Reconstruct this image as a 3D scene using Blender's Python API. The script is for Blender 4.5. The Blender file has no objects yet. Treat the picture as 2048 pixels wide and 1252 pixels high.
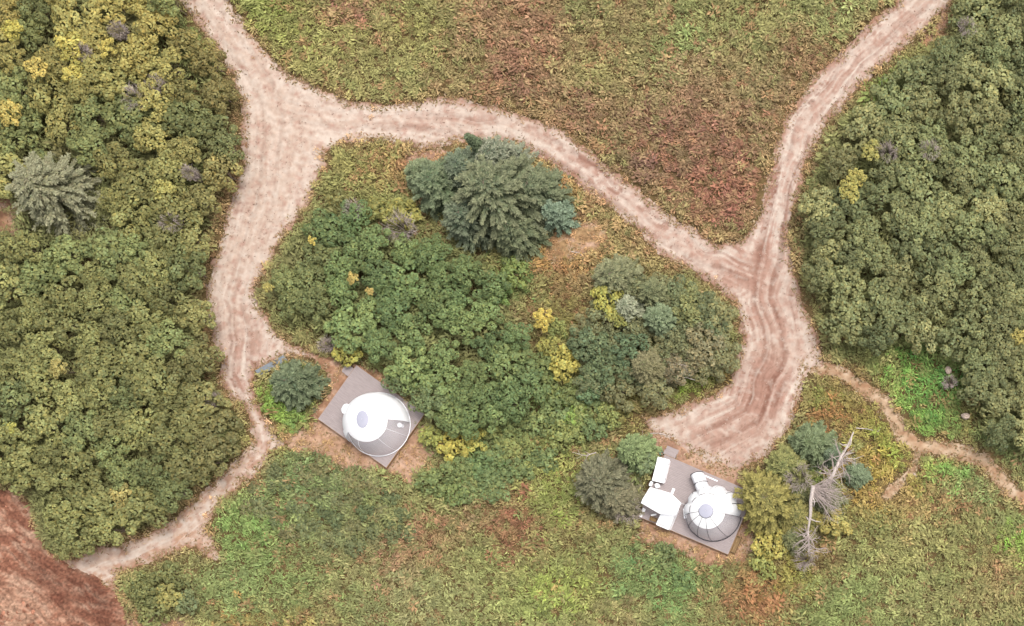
import bpy, math, random
import numpy as np

# ------------------------------------------------------------------ camera, sky, sun, exposure
S = 0.046                       # metres per photograph pixel on the ground
H = 125.0                       # height of the camera above the ground
W2, H2 = 2048, 1252
sc = bpy.context.scene
COL = sc.collection
CX, CY = (2048 - 1024) * S, (626 - 1252) * S      # the spot straight below the camera

cam_d = bpy.data.cameras.new("camera")
cam = bpy.data.objects.new("camera", cam_d)
COL.objects.link(cam)
cam.location = (CX, CY, H)
cam.rotation_euler = (0, 0, 0)
cam_d.sensor_width = 36.0
cam_d.lens = 36.0 * H / (W2 * S)
cam_d.shift_x = -0.5
cam_d.shift_y = 0.5 * H2 / W2
cam_d.clip_start = 1.0
cam_d.clip_end = 8000.0
sc.camera = cam

SUN_EL, SUN_AZ = math.radians(63), math.radians(62)   # azimuth clockwise from +Y (top of the picture)
world = bpy.data.worlds.new("World")
sc.world = world
world.use_nodes = True
wn = world.node_tree
wn.nodes.clear()
sky = wn.nodes.new("ShaderNodeTexSky")
sky.sky_type = 'NISHITA'
sky.sun_disc = False
sky.sun_elevation = SUN_EL
sky.sun_rotation = SUN_AZ
sky.dust_density = 6.0
sky.air_density = 1.0
sky.ozone_density = 0.6
hs = wn.nodes.new("ShaderNodeHueSaturation")
hs.inputs['Saturation'].default_value = 0.22       # a clouded, nearly colourless sky
bgn = wn.nodes.new("ShaderNodeBackground")
bgn.inputs['Strength'].default_value = 0.15
wo = wn.nodes.new("ShaderNodeOutputWorld")
wn.links.new(sky.outputs[0], hs.inputs['Color'])
wn.links.new(hs.outputs[0], bgn.inputs['Color'])
wn.links.new(bgn.outputs[0], wo.inputs['Surface'])

sun_d = bpy.data.lights.new("sun", 'SUN')
sun_d.energy = 1.2
sun_d.angle = math.radians(14)
sun_d.color = (1.0, 0.95, 0.88)
sun = bpy.data.objects.new("sun", sun_d)
COL.objects.link(sun)
sun.rotation_euler = (math.pi / 2 - SUN_EL, 0, math.pi - SUN_AZ)
sun.location = (0, 60, 80)

sc.view_settings.view_transform = 'Standard'
sc.view_settings.look = 'None'
sc.view_settings.exposure = 0.80
sc.view_settings.gamma = 1.0
sc.cycles.max_bounces = 6
sc.cycles.diffuse_bounces = 3
sc.cycles.transparent_max_bounces = 12
GV, GP = 1.12, 0.445              # albedo per appearance, leaves and bare ground

# ------------------------------------------------------------------ helpers
rng = np.random.default_rng(11)
random.seed(11)


def lin(c, g=1.0):
    a = np.asarray(c, float) / 255.0
    return np.where(a <= 0.04045, a / 12.92, ((a + 0.055) / 1.055) ** 2.4) * g


def linm(c, g=1.0):
    return lin(c, g * 0.70)


def at(px, py, z=0.0):
    """the point of height z seen at pixel (px, py) of the photograph"""
    k = 1.0 - z / H
    return (CX + ((px - 1024) * S - CX) * k, CY + ((626 - py) * S - CY) * k, z)


def w2p(x, y):
    return x / S + 1024, 626 - y / S


TAB = rng.random((256, 256))


def vnoise(x, y, seed=0):
    x = np.asarray(x, float) + seed * 17.3
    y = np.asarray(y, float) + seed * 41.7
    xi = np.floor(x).astype(int)
    yi = np.floor(y).astype(int)
    fx, fy = x - xi, y - yi
    fx = fx * fx * (3 - 2 * fx)
    fy = fy * fy * (3 - 2 * fy)
    a, b = TAB[xi & 255, yi & 255], TAB[(xi + 1) & 255, yi & 255]
    c, d = TAB[xi & 255, (yi + 1) & 255], TAB[(xi + 1) & 255, (yi + 1) & 255]
    return (a * (1 - fx) + b * fx) * (1 - fy) + (c * (1 - fx) + d * fx) * fy


def fbm(x, y, seed=0, o=4):
    t, a, n = 0, 0.5, 0
    for i in range(o):
        t = t + a * vnoise(np.asarray(x) * 2 ** i, np.asarray(y) * 2 ** i, seed + i)
        n += a
        a *= 0.55
    return t / n


def sdf(poly, px, py):
    """signed distance in pixels, negative inside"""
    P = np.asarray(poly, float)
    Q = np.roll(P, -1, 0)
    d = np.full(px.shape, 1e9)
    ins = np.zeros(px.shape, bool)
    for (ax, ay), (bx, by) in zip(P, Q):
        ex, ey = bx - ax, by - ay
        t = np.clip(((px - ax) * ex + (py - ay) * ey) / (ex * ex + ey * ey + 1e-9), 0, 1)
        d = np.minimum(d, np.hypot(px - ax - t * ex, py - ay - t * ey))
        if ay != by:
            c = (ay > py) != (by > py)
            ins ^= c & (px < ex * (py - ay) / (by - ay) + ax)
    return np.where(ins, -d, d)


def line_coords(line, px, py):
    """distance along, signed offset and distance for the nearest spot of a polyline"""
    L = np.asarray(line, float)
    best = np.full(px.shape, 1e9)
    s = np.zeros(px.shape)
    o = np.zeros(px.shape)
    acc = 0
    for (ax, ay), (bx, by) in zip(L[:-1], L[1:]):
        ex, ey = bx - ax, by - ay
        n = math.hypot(ex, ey)
        t = np.clip(((px - ax) * ex + (py - ay) * ey) / (n * n), 0, 1)
        d = np.hypot(px - ax - t * ex, py - ay - t * ey)
        m = d < best
        best = np.where(m, d, best)
        s = np.where(m, acc + t * n, s)
        o = np.where(m, ((px - ax) * ey - (py - ay) * ex) / n, o)
        acc += n
    return s, o, best


def np_mesh(name, V, F, cols=None, smooth=False):
    """mesh from numpy arrays: V (n,3), F (m,k) all of one size, cols per vertex (n,3)"""
    me = bpy.data.meshes.new(name)
    n, (m, k) = len(V), F.shape
    me.vertices.add(n)
    me.vertices.foreach_set("co", np.ascontiguousarray(V, np.float32).ravel())
    me.loops.add(m * k)
    me.loops.foreach_set("vertex_index", np.ascontiguousarray(F, np.int32).ravel())
    me.polygons.add(m)
    me.polygons.foreach_set("loop_start", np.arange(0, m * k, k, dtype=np.int32))
    me.polygons.foreach_set("loop_total", np.full(m, k, np.int32))
    if smooth:
        me.polygons.foreach_set("use_smooth", np.ones(m, bool))
    if cols is not None:
        ca = me.color_attributes.new("Col", 'FLOAT_COLOR', 'POINT')
        ca.data.foreach_set("color", np.c_[cols, np.ones(n)].astype(np.float32).ravel())
    me.update(calc_edges=True)
    return me


def put(name, me, material=None, parent=None, loc=None):
    o = bpy.data.objects.new(name, me)
    COL.objects.link(o)
    if material is not None and me is not None and not me.materials:
        me.materials.append(material)
    if parent is not None:
        o.parent = parent
    if loc is not None:
        o.location = loc
    return o


def tag(o, label=None, cat=None, group=None, kind=None):
    if label: o["label"] = label
    if cat: o["category"] = cat
    if group: o["group"] = group
    if kind: o["kind"] = kind
    return o


def thing(name, label, cat, loc, rz=0.0, group=None):
    o = put(name, None, None, None, loc)
    o.rotation_euler = (0, 0, rz)
    o.empty_display_size = 0.3
    return tag(o, label, cat, group)


class MB:
    """collects boxes, tubes and sheets into one mesh"""
    def __init__(self):
        self.v, self.f = [], []

    def add(self, vs, fs):
        b = len(self.v)
        self.v += [tuple(p) for p in vs]
        self.f += [tuple(i + b for i in q) for q in fs]

    def box(self, x0, y0, z0, x1, y1, z1, M=None):
        vs = [(x, y, z) for z in (z0, z1) for x, y in ((x0, y0), (x1, y0), (x1, y1), (x0, y1))]
        if M: vs = [M(*p) for p in vs]
        self.add(vs, [(3, 2, 1, 0), (4, 5, 6, 7), (0, 1, 5, 4), (1, 2, 6, 5), (2, 3, 7, 6), (3, 0, 4, 7)])

    def bevel_box(self, cx, cy, z0, lx, ly, h, r=0.06, rz=0.0, n=4, dome=0.0):
        """rounded upright block: rounded corners in plan and a softened upper edge"""
        ring = []
        for qx, qy, a0 in ((1, 1, 0), (-1, 1, 90), (-1, -1, 180), (1, -1, 270)):
            for i in range(n + 1):
                a = math.radians(a0 + 90 * i / n)
                ring.append((qx * (lx / 2 - r), qy * (ly / 2 - r), math.cos(a), math.sin(a)))
        c, s = math.cos(rz), math.sin(rz)
        lev = [(0, z0)] + [(0, z0 + h - r)] + [(r * (1 - math.cos(math.radians(q))), z0 + h - r + r * math.sin(math.radians(q))) for q in (30, 60, 90)]
        vs, fs, m = [], [], len(ring)
        for ins, z in lev:
            for bx, by, ca, sa in ring:
                x, y = bx + (r - ins) * ca, by + (r - ins) * sa
                vs.append((cx + x * c - y * s, cy + x * s + y * c, z))
        for k in range(len(lev) - 1):
            for i in range(m):
                j = (i + 1) % m
                fs.append((k * m + i, k * m + j, (k + 1) * m + j, (k + 1) * m + i))
        vs.append((cx, cy, z0 + h + dome))
        t = (len(lev) - 1) * m
        for i in range(m):
            fs.append((t + i, t + (i + 1) % m, len(vs) - 1))
        self.add(vs, fs)

    def tube(self, pts, radii, n=6, cap=True):
        from mathutils import Vector
        P = [Vector(p) for p in pts]
        if not hasattr(radii, '__len__'): radii = [radii] * len(P)
        vs, fs = [], []
        up = Vector((0.31, 0.17, 0.93))
        for i, p in enumerate(P):
            d = (P[min(i + 1, len(P) - 1)] - P[max(i - 1, 0)])
            if d.length < 1e-6: d = Vector((0, 0, 1))
            d.normalize()
            a = d.cross(up)
            if a.length < 0.05: a = d.cross(Vector((1, 0, 0)))
            a.normalize()
            b = d.cross(a)
            for k in range(n):
                t = 2 * math.pi * k / n
                vs.append(p + (a * math.cos(t) + b * math.sin(t)) * radii[i])
        for i in range(len(P) - 1):
            for k in range(n):
                l = (k + 1) % n
                fs.append((i * n + k, i * n + l, (i + 1) * n + l, (i + 1) * n + k))
        if cap:
            fs.append(tuple(range(n))[::-1])
            fs.append(tuple((len(P) - 1) * n + k for k in range(n)))
        self.add(vs, fs)

    def lathe(self, prof, n=16, c=(0, 0)):
        vs, fs = [], []
        for r, z in prof:
            for k in range(n):
                t = 2 * math.pi * k / n
                vs.append((c[0] + r * math.cos(t), c[1] + r * math.sin(t), z))
        for i in range(len(prof) - 1):
            for k in range(n):
                l = (k + 1) % n
                fs.append((i * n + k, i * n + l, (i + 1) * n + l, (i + 1) * n + k))
        self.add(vs, fs)

    def build(self, name, material, parent=None, loc=None, smooth=False):
        me = bpy.data.meshes.new(name)
        me.from_pydata(self.v, [], self.f)
        if smooth:
            me.polygons.foreach_set("use_smooth", np.ones(len(me.polygons), bool))
        me.update()
        return put(name, me, material, parent, loc)


# ------------------------------------------------------------------ materials
def nodes(name):
    m = bpy.data.materials.new(name)
    m.use_nodes = True
    m.node_tree.nodes.clear()
    return m, m.node_tree.nodes, m.node_tree.links


def leaf_mat(name, use_obj=True, trans=0.22, rough=0.7):
    m, N, L = nodes(name)
    at_ = N.new("ShaderNodeAttribute"); at_.attribute_name = "Col"
    col = at_.outputs['Color']
    if use_obj:
        oi = N.new("ShaderNodeObjectInfo")
        mx = N.new("ShaderNodeMix"); mx.data_type = 'RGBA'; mx.blend_type = 'MULTIPLY'
        mx.inputs[0].default_value = 1.0
        L.new(col, mx.inputs[6]); L.new(oi.outputs['Color'], mx.inputs[7])
        col = mx.outputs[2]
    p = N.new("ShaderNodeBsdfPrincipled")
    p.inputs['Roughness'].default_value = rough
    p.inputs['Specular IOR Level'].default_value = 0.25
    t = N.new("ShaderNodeBsdfTranslucent")
    ms = N.new("ShaderNodeMixShader"); ms.inputs[0].default_value = trans
    L.new(col, p.inputs['Base Color']); L.new(col, t.inputs['Color'])
    L.new(p.outputs[0], ms.inputs[1]); L.new(t.outputs[0], ms.inputs[2])
    o = N.new("ShaderNodeOutputMaterial")
    L.new(ms.outputs[0], o.inputs['Surface'])
    return m


def solid(name, c, rough=0.7, var=0.12, scale=3.0, bump=0.0, spec=0.3, stretch=(1, 1, 1), attr=False, fine=None):
    """colour with uneven natural tone; attr = colour from the mesh"""
    m, N, L = nodes(name)
    p = N.new("ShaderNodeBsdfPrincipled")
    p.inputs['Roughness'].default_value = rough
    p.inputs['Specular IOR Level'].default_value = spec
    tc = N.new("ShaderNodeTexCoord")
    mp = N.new("ShaderNodeMapping"); mp.inputs['Scale'].default_value = stretch
    L.new(tc.outputs['Object'], mp.inputs['Vector'])
    nz = N.new("ShaderNodeTexNoise"); nz.inputs['Scale'].default_value = scale; nz.inputs['Detail'].default_value = 6.0
    L.new(mp.outputs[0], nz.inputs['Vector'])
    mr = N.new("ShaderNodeMapRange")
    mr.inputs['From Min'].default_value = 0.3; mr.inputs['From Max'].default_value = 0.7
    mr.inputs['To Min'].default_value = 1 - var; mr.inputs['To Max'].default_value = 1 + var
    L.new(nz.outputs['Fac'], mr.inputs['Value'])
    mx = N.new("ShaderNodeMix"); mx.data_type = 'RGBA'; mx.blend_type = 'MULTIPLY'; mx.inputs[0].default_value = 1.0
    if attr:
        a = N.new("ShaderNodeAttribute"); a.attribute_name = "Col"
        L.new(a.outputs['Color'], mx.inputs[6])
    else:
        mx.inputs[6].default_value = (*c, 1)
    L.new(mr.outputs[0], mx.inputs[7])
    L.new(mx.outputs[2], p.inputs['Base Color'])
    if bump:
        b = N.new("ShaderNodeBump"); b.inputs['Strength'].default_value = bump; b.inputs['Distance'].default_value = 0.08
        L.new(nz.outputs['Fac'], b.inputs['Height']); L.new(b.outputs[0], p.inputs['Normal'])
    o = N.new("ShaderNodeOutputMaterial")
    L.new(p.outputs[0], o.inputs['Surface'])
    return m


M_leaf = leaf_mat("broadleaf")
M_needle = leaf_mat("needles", trans=0.1)
M_herb = leaf_mat("herbs", use_obj=False, trans=0.2)
M_bark = solid("bark", (0.16, 0.12, 0.09), 0.9, 0.3, 8, 0.4)
M_dead = solid("bleached_wood", linm((214, 200, 192), 0.85), 0.85, 0.2, 6, 0.3)
M_twig = solid("dry_twigs", linm((190, 174, 166), 0.85), 0.9, 0.25, 3)
M_track = solid("track_dirt", None, 0.95, 0.10, 2.2, 0.6, 0.1, attr=True)
M_soil = solid("bare_soil", None, 0.95, 0.22, 3.5, 0.8, 0.1, attr=True)
M_ground = solid("ground_litter", 1.4 * linm((120, 100, 68), 0.55), 0.95, 0.35, 0.9, 0.5, 0.1)
M_deck = solid("deck_boards", linm((198, 183, 181), 0.64), 0.75, 0.10, 1.5, 0.05, 0.3, (1, 6, 1))
M_deckside = solid("deck_edge", linm((205, 160, 115), 0.6), 0.8, 0.2, 3)
M_fabric = solid("white_canvas", (0.86, 0.86, 0.87), 0.6, 0.02, 2.0, 0.03, 0.3)
def let_light(m, f):
    N, L = m.node_tree.nodes, m.node_tree.links
    p = next(n for n in N if n.type == 'BSDF_PRINCIPLED'); o = next(n for n in N if n.type == 'OUTPUT_MATERIAL')
    t = N.new("ShaderNodeBsdfTranslucent"); t.inputs['Color'].default_value = (0.9, 0.9, 0.92, 1)
    x = N.new("ShaderNodeMixShader"); x.inputs[0].default_value = f
    L.new(p.outputs[0], x.inputs[1]); L.new(t.outputs[0], x.inputs[2]); L.new(x.outputs[0], o.inputs['Surface'])


let_light(M_fabric, 0.35)
M_plastic = solid("white_plastic", (0.85, 0.85, 0.86), 0.45, 0.02, 3.0, 0.0, 0.4)
M_vent = solid("grey_cap", linm((205, 205, 222), 0.68), 0.5, 0.04, 2.0)
M_rib = solid("dark_rib", linm((62, 60, 66), 0.8), 0.5, 0.1, 4.0)
M_paleseam = solid("pale_seam", (0.72, 0.72, 0.74), 0.5, 0.03, 4.0)
M_metal = solid("galvanised_metal", linm((168, 176, 184), 0.62), 0.45, 0.15, 4.0)
M_wood = solid("raw_timber", linm((200, 165, 120), 0.55), 0.8, 0.2, 5, 0.2, 0.2, (1, 8, 1))
M_rock = solid("pale_rock", linm((232, 208, 190), 0.68), 0.9, 0.15, 4.0, 0.4)
M_green = solid("green_plastic", linm((150, 200, 165), 0.6), 0.4, 0.05, 4.0)
M_dark = solid("dark_slot", (0.05, 0.05, 0.05), 0.6, 0.1, 4.0)

M_clear, N_, L_ = nodes("clear_film")
_t = N_.new("ShaderNodeBsdfTransparent"); _t.inputs['Color'].default_value = (0.93, 0.93, 0.95, 1)
_p = N_.new("ShaderNodeBsdfPrincipled"); _p.inputs['Base Color'].default_value = (0.80, 0.76, 0.78, 1); _p.inputs['Roughness'].default_value = 0.15
_m = N_.new("ShaderNodeMixShader"); _m.inputs[0].default_value = 0.26
_o = N_.new("ShaderNodeOutputMaterial")
L_.new(_t.outputs[0], _m.inputs[1]); L_.new(_p.outputs[0], _m.inputs[2]); L_.new(_m.outputs[0], _o.inputs['Surface'])

# ------------------------------------------------------------------ outlines on the ground
TRACK = [(200, -230), (300, -90), (345, -20), (385, 30), (425, 85), (450, 120), (470, 160), (487, 205), (487, 260), (490, 330), (470, 375), (455, 430),
         (440, 480), (425, 530), (415, 580), (420, 630), (428, 680), (445, 720), (440, 765), (468, 795), (490, 815), (505, 850),
         (506, 880), (496, 900), (453, 938), (411, 980), (371, 1019), (331, 1053), (294, 1068), (254, 1084), (195, 1098), (140, 1122), (100, 1120),
         (150, 1160), (180, 1165), (230, 1180), (238, 1150), (280, 1130), (320, 1115), (370, 1098), (400, 1093), (415, 1115), (440, 1114), (428, 1080), (410, 1060),
         (420, 1035), (450, 1000), (490, 962), (520, 935), (545, 903), (575, 890), (555, 875), (540, 845), (515, 810), (503, 775), (512, 742), (560, 715), (625, 712),
         (590, 692), (550, 660), (525, 625), (508, 580), (520, 550), (545, 520), (555, 490), (580, 460), (600, 430), (625, 390), (640, 350),
         (650, 318), (662, 297), (700, 284), (740, 280), (780, 282), (840, 297), (900, 288), (980, 280), (1030, 287), (1060, 302), (1110, 332),
         (1150, 362), (1190, 390), (1225, 417), (1270, 457), (1310, 492), (1350, 527), (1390, 547), (1430, 570), (1465, 600), (1482, 640),
         (1484, 680), (1478, 725), (1460, 765), (1420, 790), (1375, 812), (1325, 828), (1290, 835), (1300, 855), (1330, 885), (1370, 910), (1420, 935), (1470, 950),
         (1505, 925), (1545, 900), (1580, 850), (1603, 790), (1610, 745), (1650, 735), (1636, 685), (1620, 640), (1602, 590), (1587, 540), (1575, 490), (1580, 440), (1595, 390),
         (1610, 340), (1630, 290), (1660, 240), (1695, 200), (1730, 160), (1790, 110), (1850, 60), (1895, 15), (1930, -40), (1960, -90), (2040, -230), (1930, -230),
         (1850, -90), (1808, -20), (1787, 10), (1730, 60), (1680, 110), (1630, 152), (1590, 205), (1562, 260), (1547, 320), (1530, 390), (1513, 440), (1485, 476),
         (1440, 488), (1400, 468), (1350, 440), (1290, 390), (1230, 345), (1170, 295), (1110, 255), (1060, 235), (1000, 218), (940, 204), (880, 196),
         (840, 207), (760, 212), (700, 205), (640, 182), (580, 150), (540, 115), (500, 70), (475, 35), (455, -20), (420, -90), (330, -230)]
TRAIL = [(1618, 728), (1660, 738), (1700, 755), (1735, 782), (1765, 800), (1790, 838), (1808, 872), (1838, 893), (1890, 900), (1930, 906), (1968, 922), (1998, 955), (2030, 985), (2070, 1005), (2130, 1015), (2240, 1020)]
SPUR = [(1840, 897), (1828, 935), (1800, 965), (1775, 990)]
SOILS = [  # outline, colour
    ([(40, 983), (62, 1010), (72, 1060), (85, 1095), (120, 1122), (160, 1140), (205, 1160), (236, 1188), (246, 1215), (262, 1460), (-210, 1460), (-210, 975)], (164, 114, 92)),
    ([(585, 695), (640, 705), (690, 735), (715, 725), (760, 745), (805, 785), (800, 830), (640, 850), (620, 830), (660, 780), (655, 740), (620, 715)], (190, 146, 116)),
    ([(560, 880), (620, 850), (640, 835), (700, 840), (850, 850), (865, 905), (845, 935), (822, 975), (800, 950), (760, 940), (690, 935), (650, 915), (600, 905)], (208, 168, 138)),
    ([(1282, 1030), (1300, 1040), (1455, 1060), (1500, 1000), (1515, 1060), (1505, 1110), (1450, 1140), (1400, 1125), (1330, 1090), (1270, 1085), (1285, 1060)], (198, 156, 126)),
    ([(1300, 860), (1350, 880), (1480, 940), (1500, 990), (1400, 960), (1300, 910)], (204, 164, 138)),
    ([(255, 1238), (300, 1230), (380, 1240), (380, 1330), (250, 1330)], (205, 165, 135)),
    ([(1088, 470), (1120, 460), (1190, 440), (1230, 470), (1200, 500), (1130, 520), (1090, 520)], (190, 156, 114)),
    ([(815, 300), (880, 292), (910, 310), (860, 335), (810, 330)], (200, 160, 135)),
    ([(1840, 90), (1890, 20), (1910, 30), (1895, 80), (1850, 95)], (200, 150, 120)),
    ([(-60, 380), (20, 390), (60, 430), (40, 470), (-60, 480)], (180, 140, 110)),
]
CENTRES = [
    [(370, -90), (395, -20), (440, 60), (500, 140), (535, 200), (545, 280), (540, 350), (520, 430), (490, 520), (468, 600), (480, 680), (475, 750), (520, 850), (525, 905), (440, 1000), (350, 1080), (200, 1135)],
    [(560, 215), (700, 245), (850, 245), (1000, 255), (1100, 295), (1200, 365), (1300, 445), (1400, 515), (1500, 540)],
    [(1900, -90), (1850, -10), (1760, 75), (1680, 150), (1622, 225), (1580, 320), (1555, 420), (1540, 500), (1530, 600), (1552, 700), (1500, 830), (1400, 880)],
]


def band(line, wid, px, py):
    return line_coords(line, px, py)[2] - wid


def trail_sdf(px, py):
    return np.minimum(band(TRAIL, 13, px, py), band(SPUR, 7, px, py))


def ragged(d, px, py, amp=9.0, seed=3):
    return d + amp * (fbm(px / 22, py / 22, seed, 4) - 0.5) * 2 + 3 * (vnoise(px / 4, py / 4, seed + 9) - 0.5)


def cell_sheet(name, fn, colour, step, box, z, material, relief=0.03):
    """sheet of small cells where fn < 0, with low relief and its own soil colours"""
    xs = np.arange(box[0], box[2], step)
    ys = np.arange(box[1], box[3], step)
    gx, gy = np.meshgrid(xs, ys)
    d = fn(gx, gy)
    nx, ny = len(xs), len(ys)
    idx = np.arange(nx * ny).reshape(ny, nx)
    keep = ((d[:-1, :-1] < 0).astype(int) + (d[1:, :-1] < 0) + (d[:-1, 1:] < 0) + (d[1:, 1:] < 0)) >= 2
    F = np.stack([idx[1:, :-1], idx[1:, 1:], idx[:-1, 1:], idx[:-1, :-1]], -1)[keep]
    used, inv = np.unique(F, return_inverse=True)
    F = inv.reshape(F.shape)
    px, py, dd = gx.ravel()[used], gy.ravel()[used], d.ravel()[used]
    c, hgt = colour(px, py, dd)
    hz = z + np.clip(-dd / 10, 0, 1) * relief * hgt
    V = np.c_[(px - 1024) * S, (626 - py) * S, hz]
    return put(name, np_mesh(name, V, F, c, True), material)


def mixc(a, b, t):
    t = np.clip(t, 0, 1)[:, None]
    return a * (1 - t) + b * t


def track_colour(px, py, d):
    n = len(px)
    pale, pink, brown, cream = lin((228, 202, 183), GP), lin((203, 160, 142), GP), lin((160, 116, 99), GP), lin((242, 222, 206), GP)
    c = np.tile(pale, (n, 1))
    # how pink the track is in its different stretches
    reg = np.zeros(n)
    for bx, by, r, w in ((1500, 560, 230, .75), (1560, 400, 150, 1.0), (1550, 490, 70, 1.25), (1525, 780, 90, 1.1), (1700, 130, 220, .7), (1480, 800, 140, .75), (1180, 340, 150, .7), (1330, 450, 120, .5), (470, 740, 90, .8),
                         (200, 1130, 160, .3), (900, 215, 160, .35), (480, 650, 80, .25), (520, 850, 60, .5)):
        reg = np.maximum(reg, w * np.exp(-((px - bx) ** 2 + (py - by) ** 2) / r ** 2))
    c = mixc(c, np.tile(pink, (n, 1)), reg * 1.1)
    st, rut, wsum = np.zeros(n), np.zeros(n), np.zeros(n)
    wx, wy = (fbm(px / 70, py / 70, 55, 2) - .5) * 20, (fbm(px / 70, py / 70, 58, 2) - .5) * 20
    for i, L in enumerate(CENTRES):                    # streaks and ruts along the wheels' way
        a, o, e = line_coords(L, px + wx, py + wy)
        w = np.exp(-e / 22) + 1e-6
        a = a + 900 * i
        st += w * fbm(a / 130, o / 6, 5, 4)
        rut += w * np.exp(-((np.abs(o) - 16) / 5.5) ** 2) * (0.4 + fbm(a / 40, o / 30, 6, 2)) * np.clip(1.4 - e / 60, 0, 1)
        wsum += w
    st, rut = st / wsum, rut / wsum
    far = np.clip((-d - 40) / 40, 0, 1)                # wide places are churned, not streaked
    st = st * (1 - far * .35) + far * .35 * fbm(px / 19, py / 11, 57, 4)
    c = mixc(c, np.tile(brown, (n, 1)), (st - 0.53) * 2.7 * (0.32 + 1.1 * reg))
    c = mixc(c, np.tile(brown, (n, 1)), rut * (0.20 + 0.85 * reg))
    tan_ = np.clip((560 - px) / 60, 0, 1) * np.clip((py - 830) / 60, 0, 1)
    c = mixc(c, np.tile(lin((212, 166, 134), GP), (n, 1)), tan_ * (.35 + .5 * fbm(px / 25, py / 18, 77, 3)))
    edge = np.exp(-((d + 20) / 12) ** 2)
    c = mixc(c, np.tile(cream, (n, 1)), edge * 0.55 * (fbm(px / 18, py / 18, 8, 3) > 0.42) + np.clip(0.49 - st, 0, 1) * 3.2)
    bl = fbm((px + .4 * py) / 13, (py - .4 * px) / 11, 12, 4)
    c = mixc(c, np.tile(pink, (n, 1)), (bl - 0.52) * 2.6)
    c = mixc(c, np.tile(cream, (n, 1)), (0.47 - bl) * 3.4 * (1 - .5 * reg))
    fr = np.clip((d + 9) / 10, 0, 1) * (fbm(px / 30, py / 30, 21, 3) > 0.45)
    c = mixc(c, np.tile(lin((190, 140, 112), GP), (n, 1)), fr * 0.8)
    # small stones and dry scraps
    sp = vnoise(px / 3.2, py / 2.2, 31)
    c = mixc(c, np.tile(lin((150, 118, 100), GP), (n, 1)), (sp > 0.86) * 0.55 * (bl > 0.45))
    hgt = 0.3 + 0.9 * fbm(px / 9, py / 9, 14, 3) - 0.7 * rut + 0.4 * st
    return c, hgt


track = cell_sheet("dirt_track", lambda x, y: ragged(sdf(TRACK, x, y), x, y, 11), track_colour, 2.2, (-10, -225, 2060, 1190), 0.010, M_track, 0.07)
tag(track, "pale pinkish dirt track winding round the thicket", kind="structure")


def trail_colour(px, py, d):
    n = len(px)
    a, b, c3 = lin((214, 182, 150), GP * 1.1), lin((188, 146, 114), GP * 1.1), lin((236, 212, 186), GP * 1.1)
    t = fbm(px / 16, py / 12, 4, 4)
    c = mixc(np.tile(a, (n, 1)), np.tile(b, (n, 1)), (t - 0.45) * 3)
    c = mixc(c, np.tile(c3, (n, 1)), (0.42 - t) * 4)
    return c, 0.3 + t


trail = cell_sheet("footpath", lambda x, y: ragged(trail_sdf(x, y), x, y, 8, 7), trail_colour, 2.2, (1600, 715, 2230, 1060), 0.006, M_track, 0.04)
tag(trail, "narrow tan footpath branching off the track", kind="structure")


def soil_fn(x, y):
    d = np.full(x.shape, 1e9)
    for P, c in SOILS:
        d = np.minimum(d, sdf(P, x, y))
    return ragged(d, x, y, 10, 11)


def soil_colour(px, py, d):
    n = len(px)
    c = np.zeros((n, 3)); best = np.full(n, 1e9)
    for P, k in SOILS:
        e = sdf(P, px, py)
        m = e < best
        best = np.where(m, e, best)
        c[m] = lin(k, GP * 1.12)
    ww = (fbm(px / 60, py / 60, 66, 3) - .5) * 34
    u, v = px * 0.8 + py * 0.6 + ww, -px * 0.6 + py * 0.8 + ww * .8     # the blade marks in the dug bank run down to the right
    st = 0.55 * fbm(u / 60, v / 9, 15, 4) + 0.45 * fbm(px / 24, py / 15, 19, 4)
    big = ((px < 270) & (py > 950))
    t = np.where(big, st, fbm(px / 20, py / 13, 16, 4))
    c = mixc(c, np.tile(lin((122, 76, 60), GP), (n, 1)), (t - 0.5) * 3.2 * np.where(big, 0.9, 0.5))
    c = mixc(c, np.tile(lin((222, 184, 158), GP), (n, 1)), (0.52 - t) * 3.8)
    bank = big * np.exp(-((best + 38) / 34) ** 2) * np.clip((px - 20) / 70, 0, 1)
    c = mixc(c, np.tile(lin((104, 62, 50), GP), (n, 1)), bank * 0.6 * (0.5 + fbm(px / 30, py / 30, 23, 2)))
    pl = np.exp(-(((px - 30) / 75) ** 2 + ((py - 1235) / 60) ** 2))
    c = mixc(c, np.tile(lin((205, 165, 138), GP), (n, 1)), pl * (fbm(px / 15, py / 15, 18, 3) > 0.4) * 0.8)
    rid = np.abs(fbm(u / 110, v / 12, 27, 3) - .5) * 2       # furrows left by the blade
    gr2 = fbm(px / 13, py / 9, 37, 3)
    c = mixc(c, np.tile(lin((206, 166, 140), GP), (n, 1)), big * np.clip((rid - .25) * 4, 0, 1) * 0.22 * (gr2 > .45))
    c = mixc(c, np.tile(lin((108, 70, 56), GP), (n, 1)), big * (rid < .07) * 0.22)
    gr = vnoise(px / 3, py / 2.6, 33)
    c = c * (1 + big * (gr - .5) * .8)[:, None]
    return c, 0.4 + 2.2 * t * np.where(big, 2.2, 1) + big * (rid * 4 + gr * 1.2)


soil = cell_sheet("bare_soil", soil_fn, soil_colour, 1.9, (-205, -10, 2060, 1455), 0.003, M_soil, 0.07)
tag(soil, "reddish brown bare soil with dug bank and dry patches", kind="structure")

g = MB()
g.add([(-3000, -3000, 0), (3000, -3000, 0), (3000, 3000, 0), (-3000, 3000, 0)], [(0, 1, 2, 3)])
tag(g.build("ground", M_ground), "brown earth under the plants", kind="structure")

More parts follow.
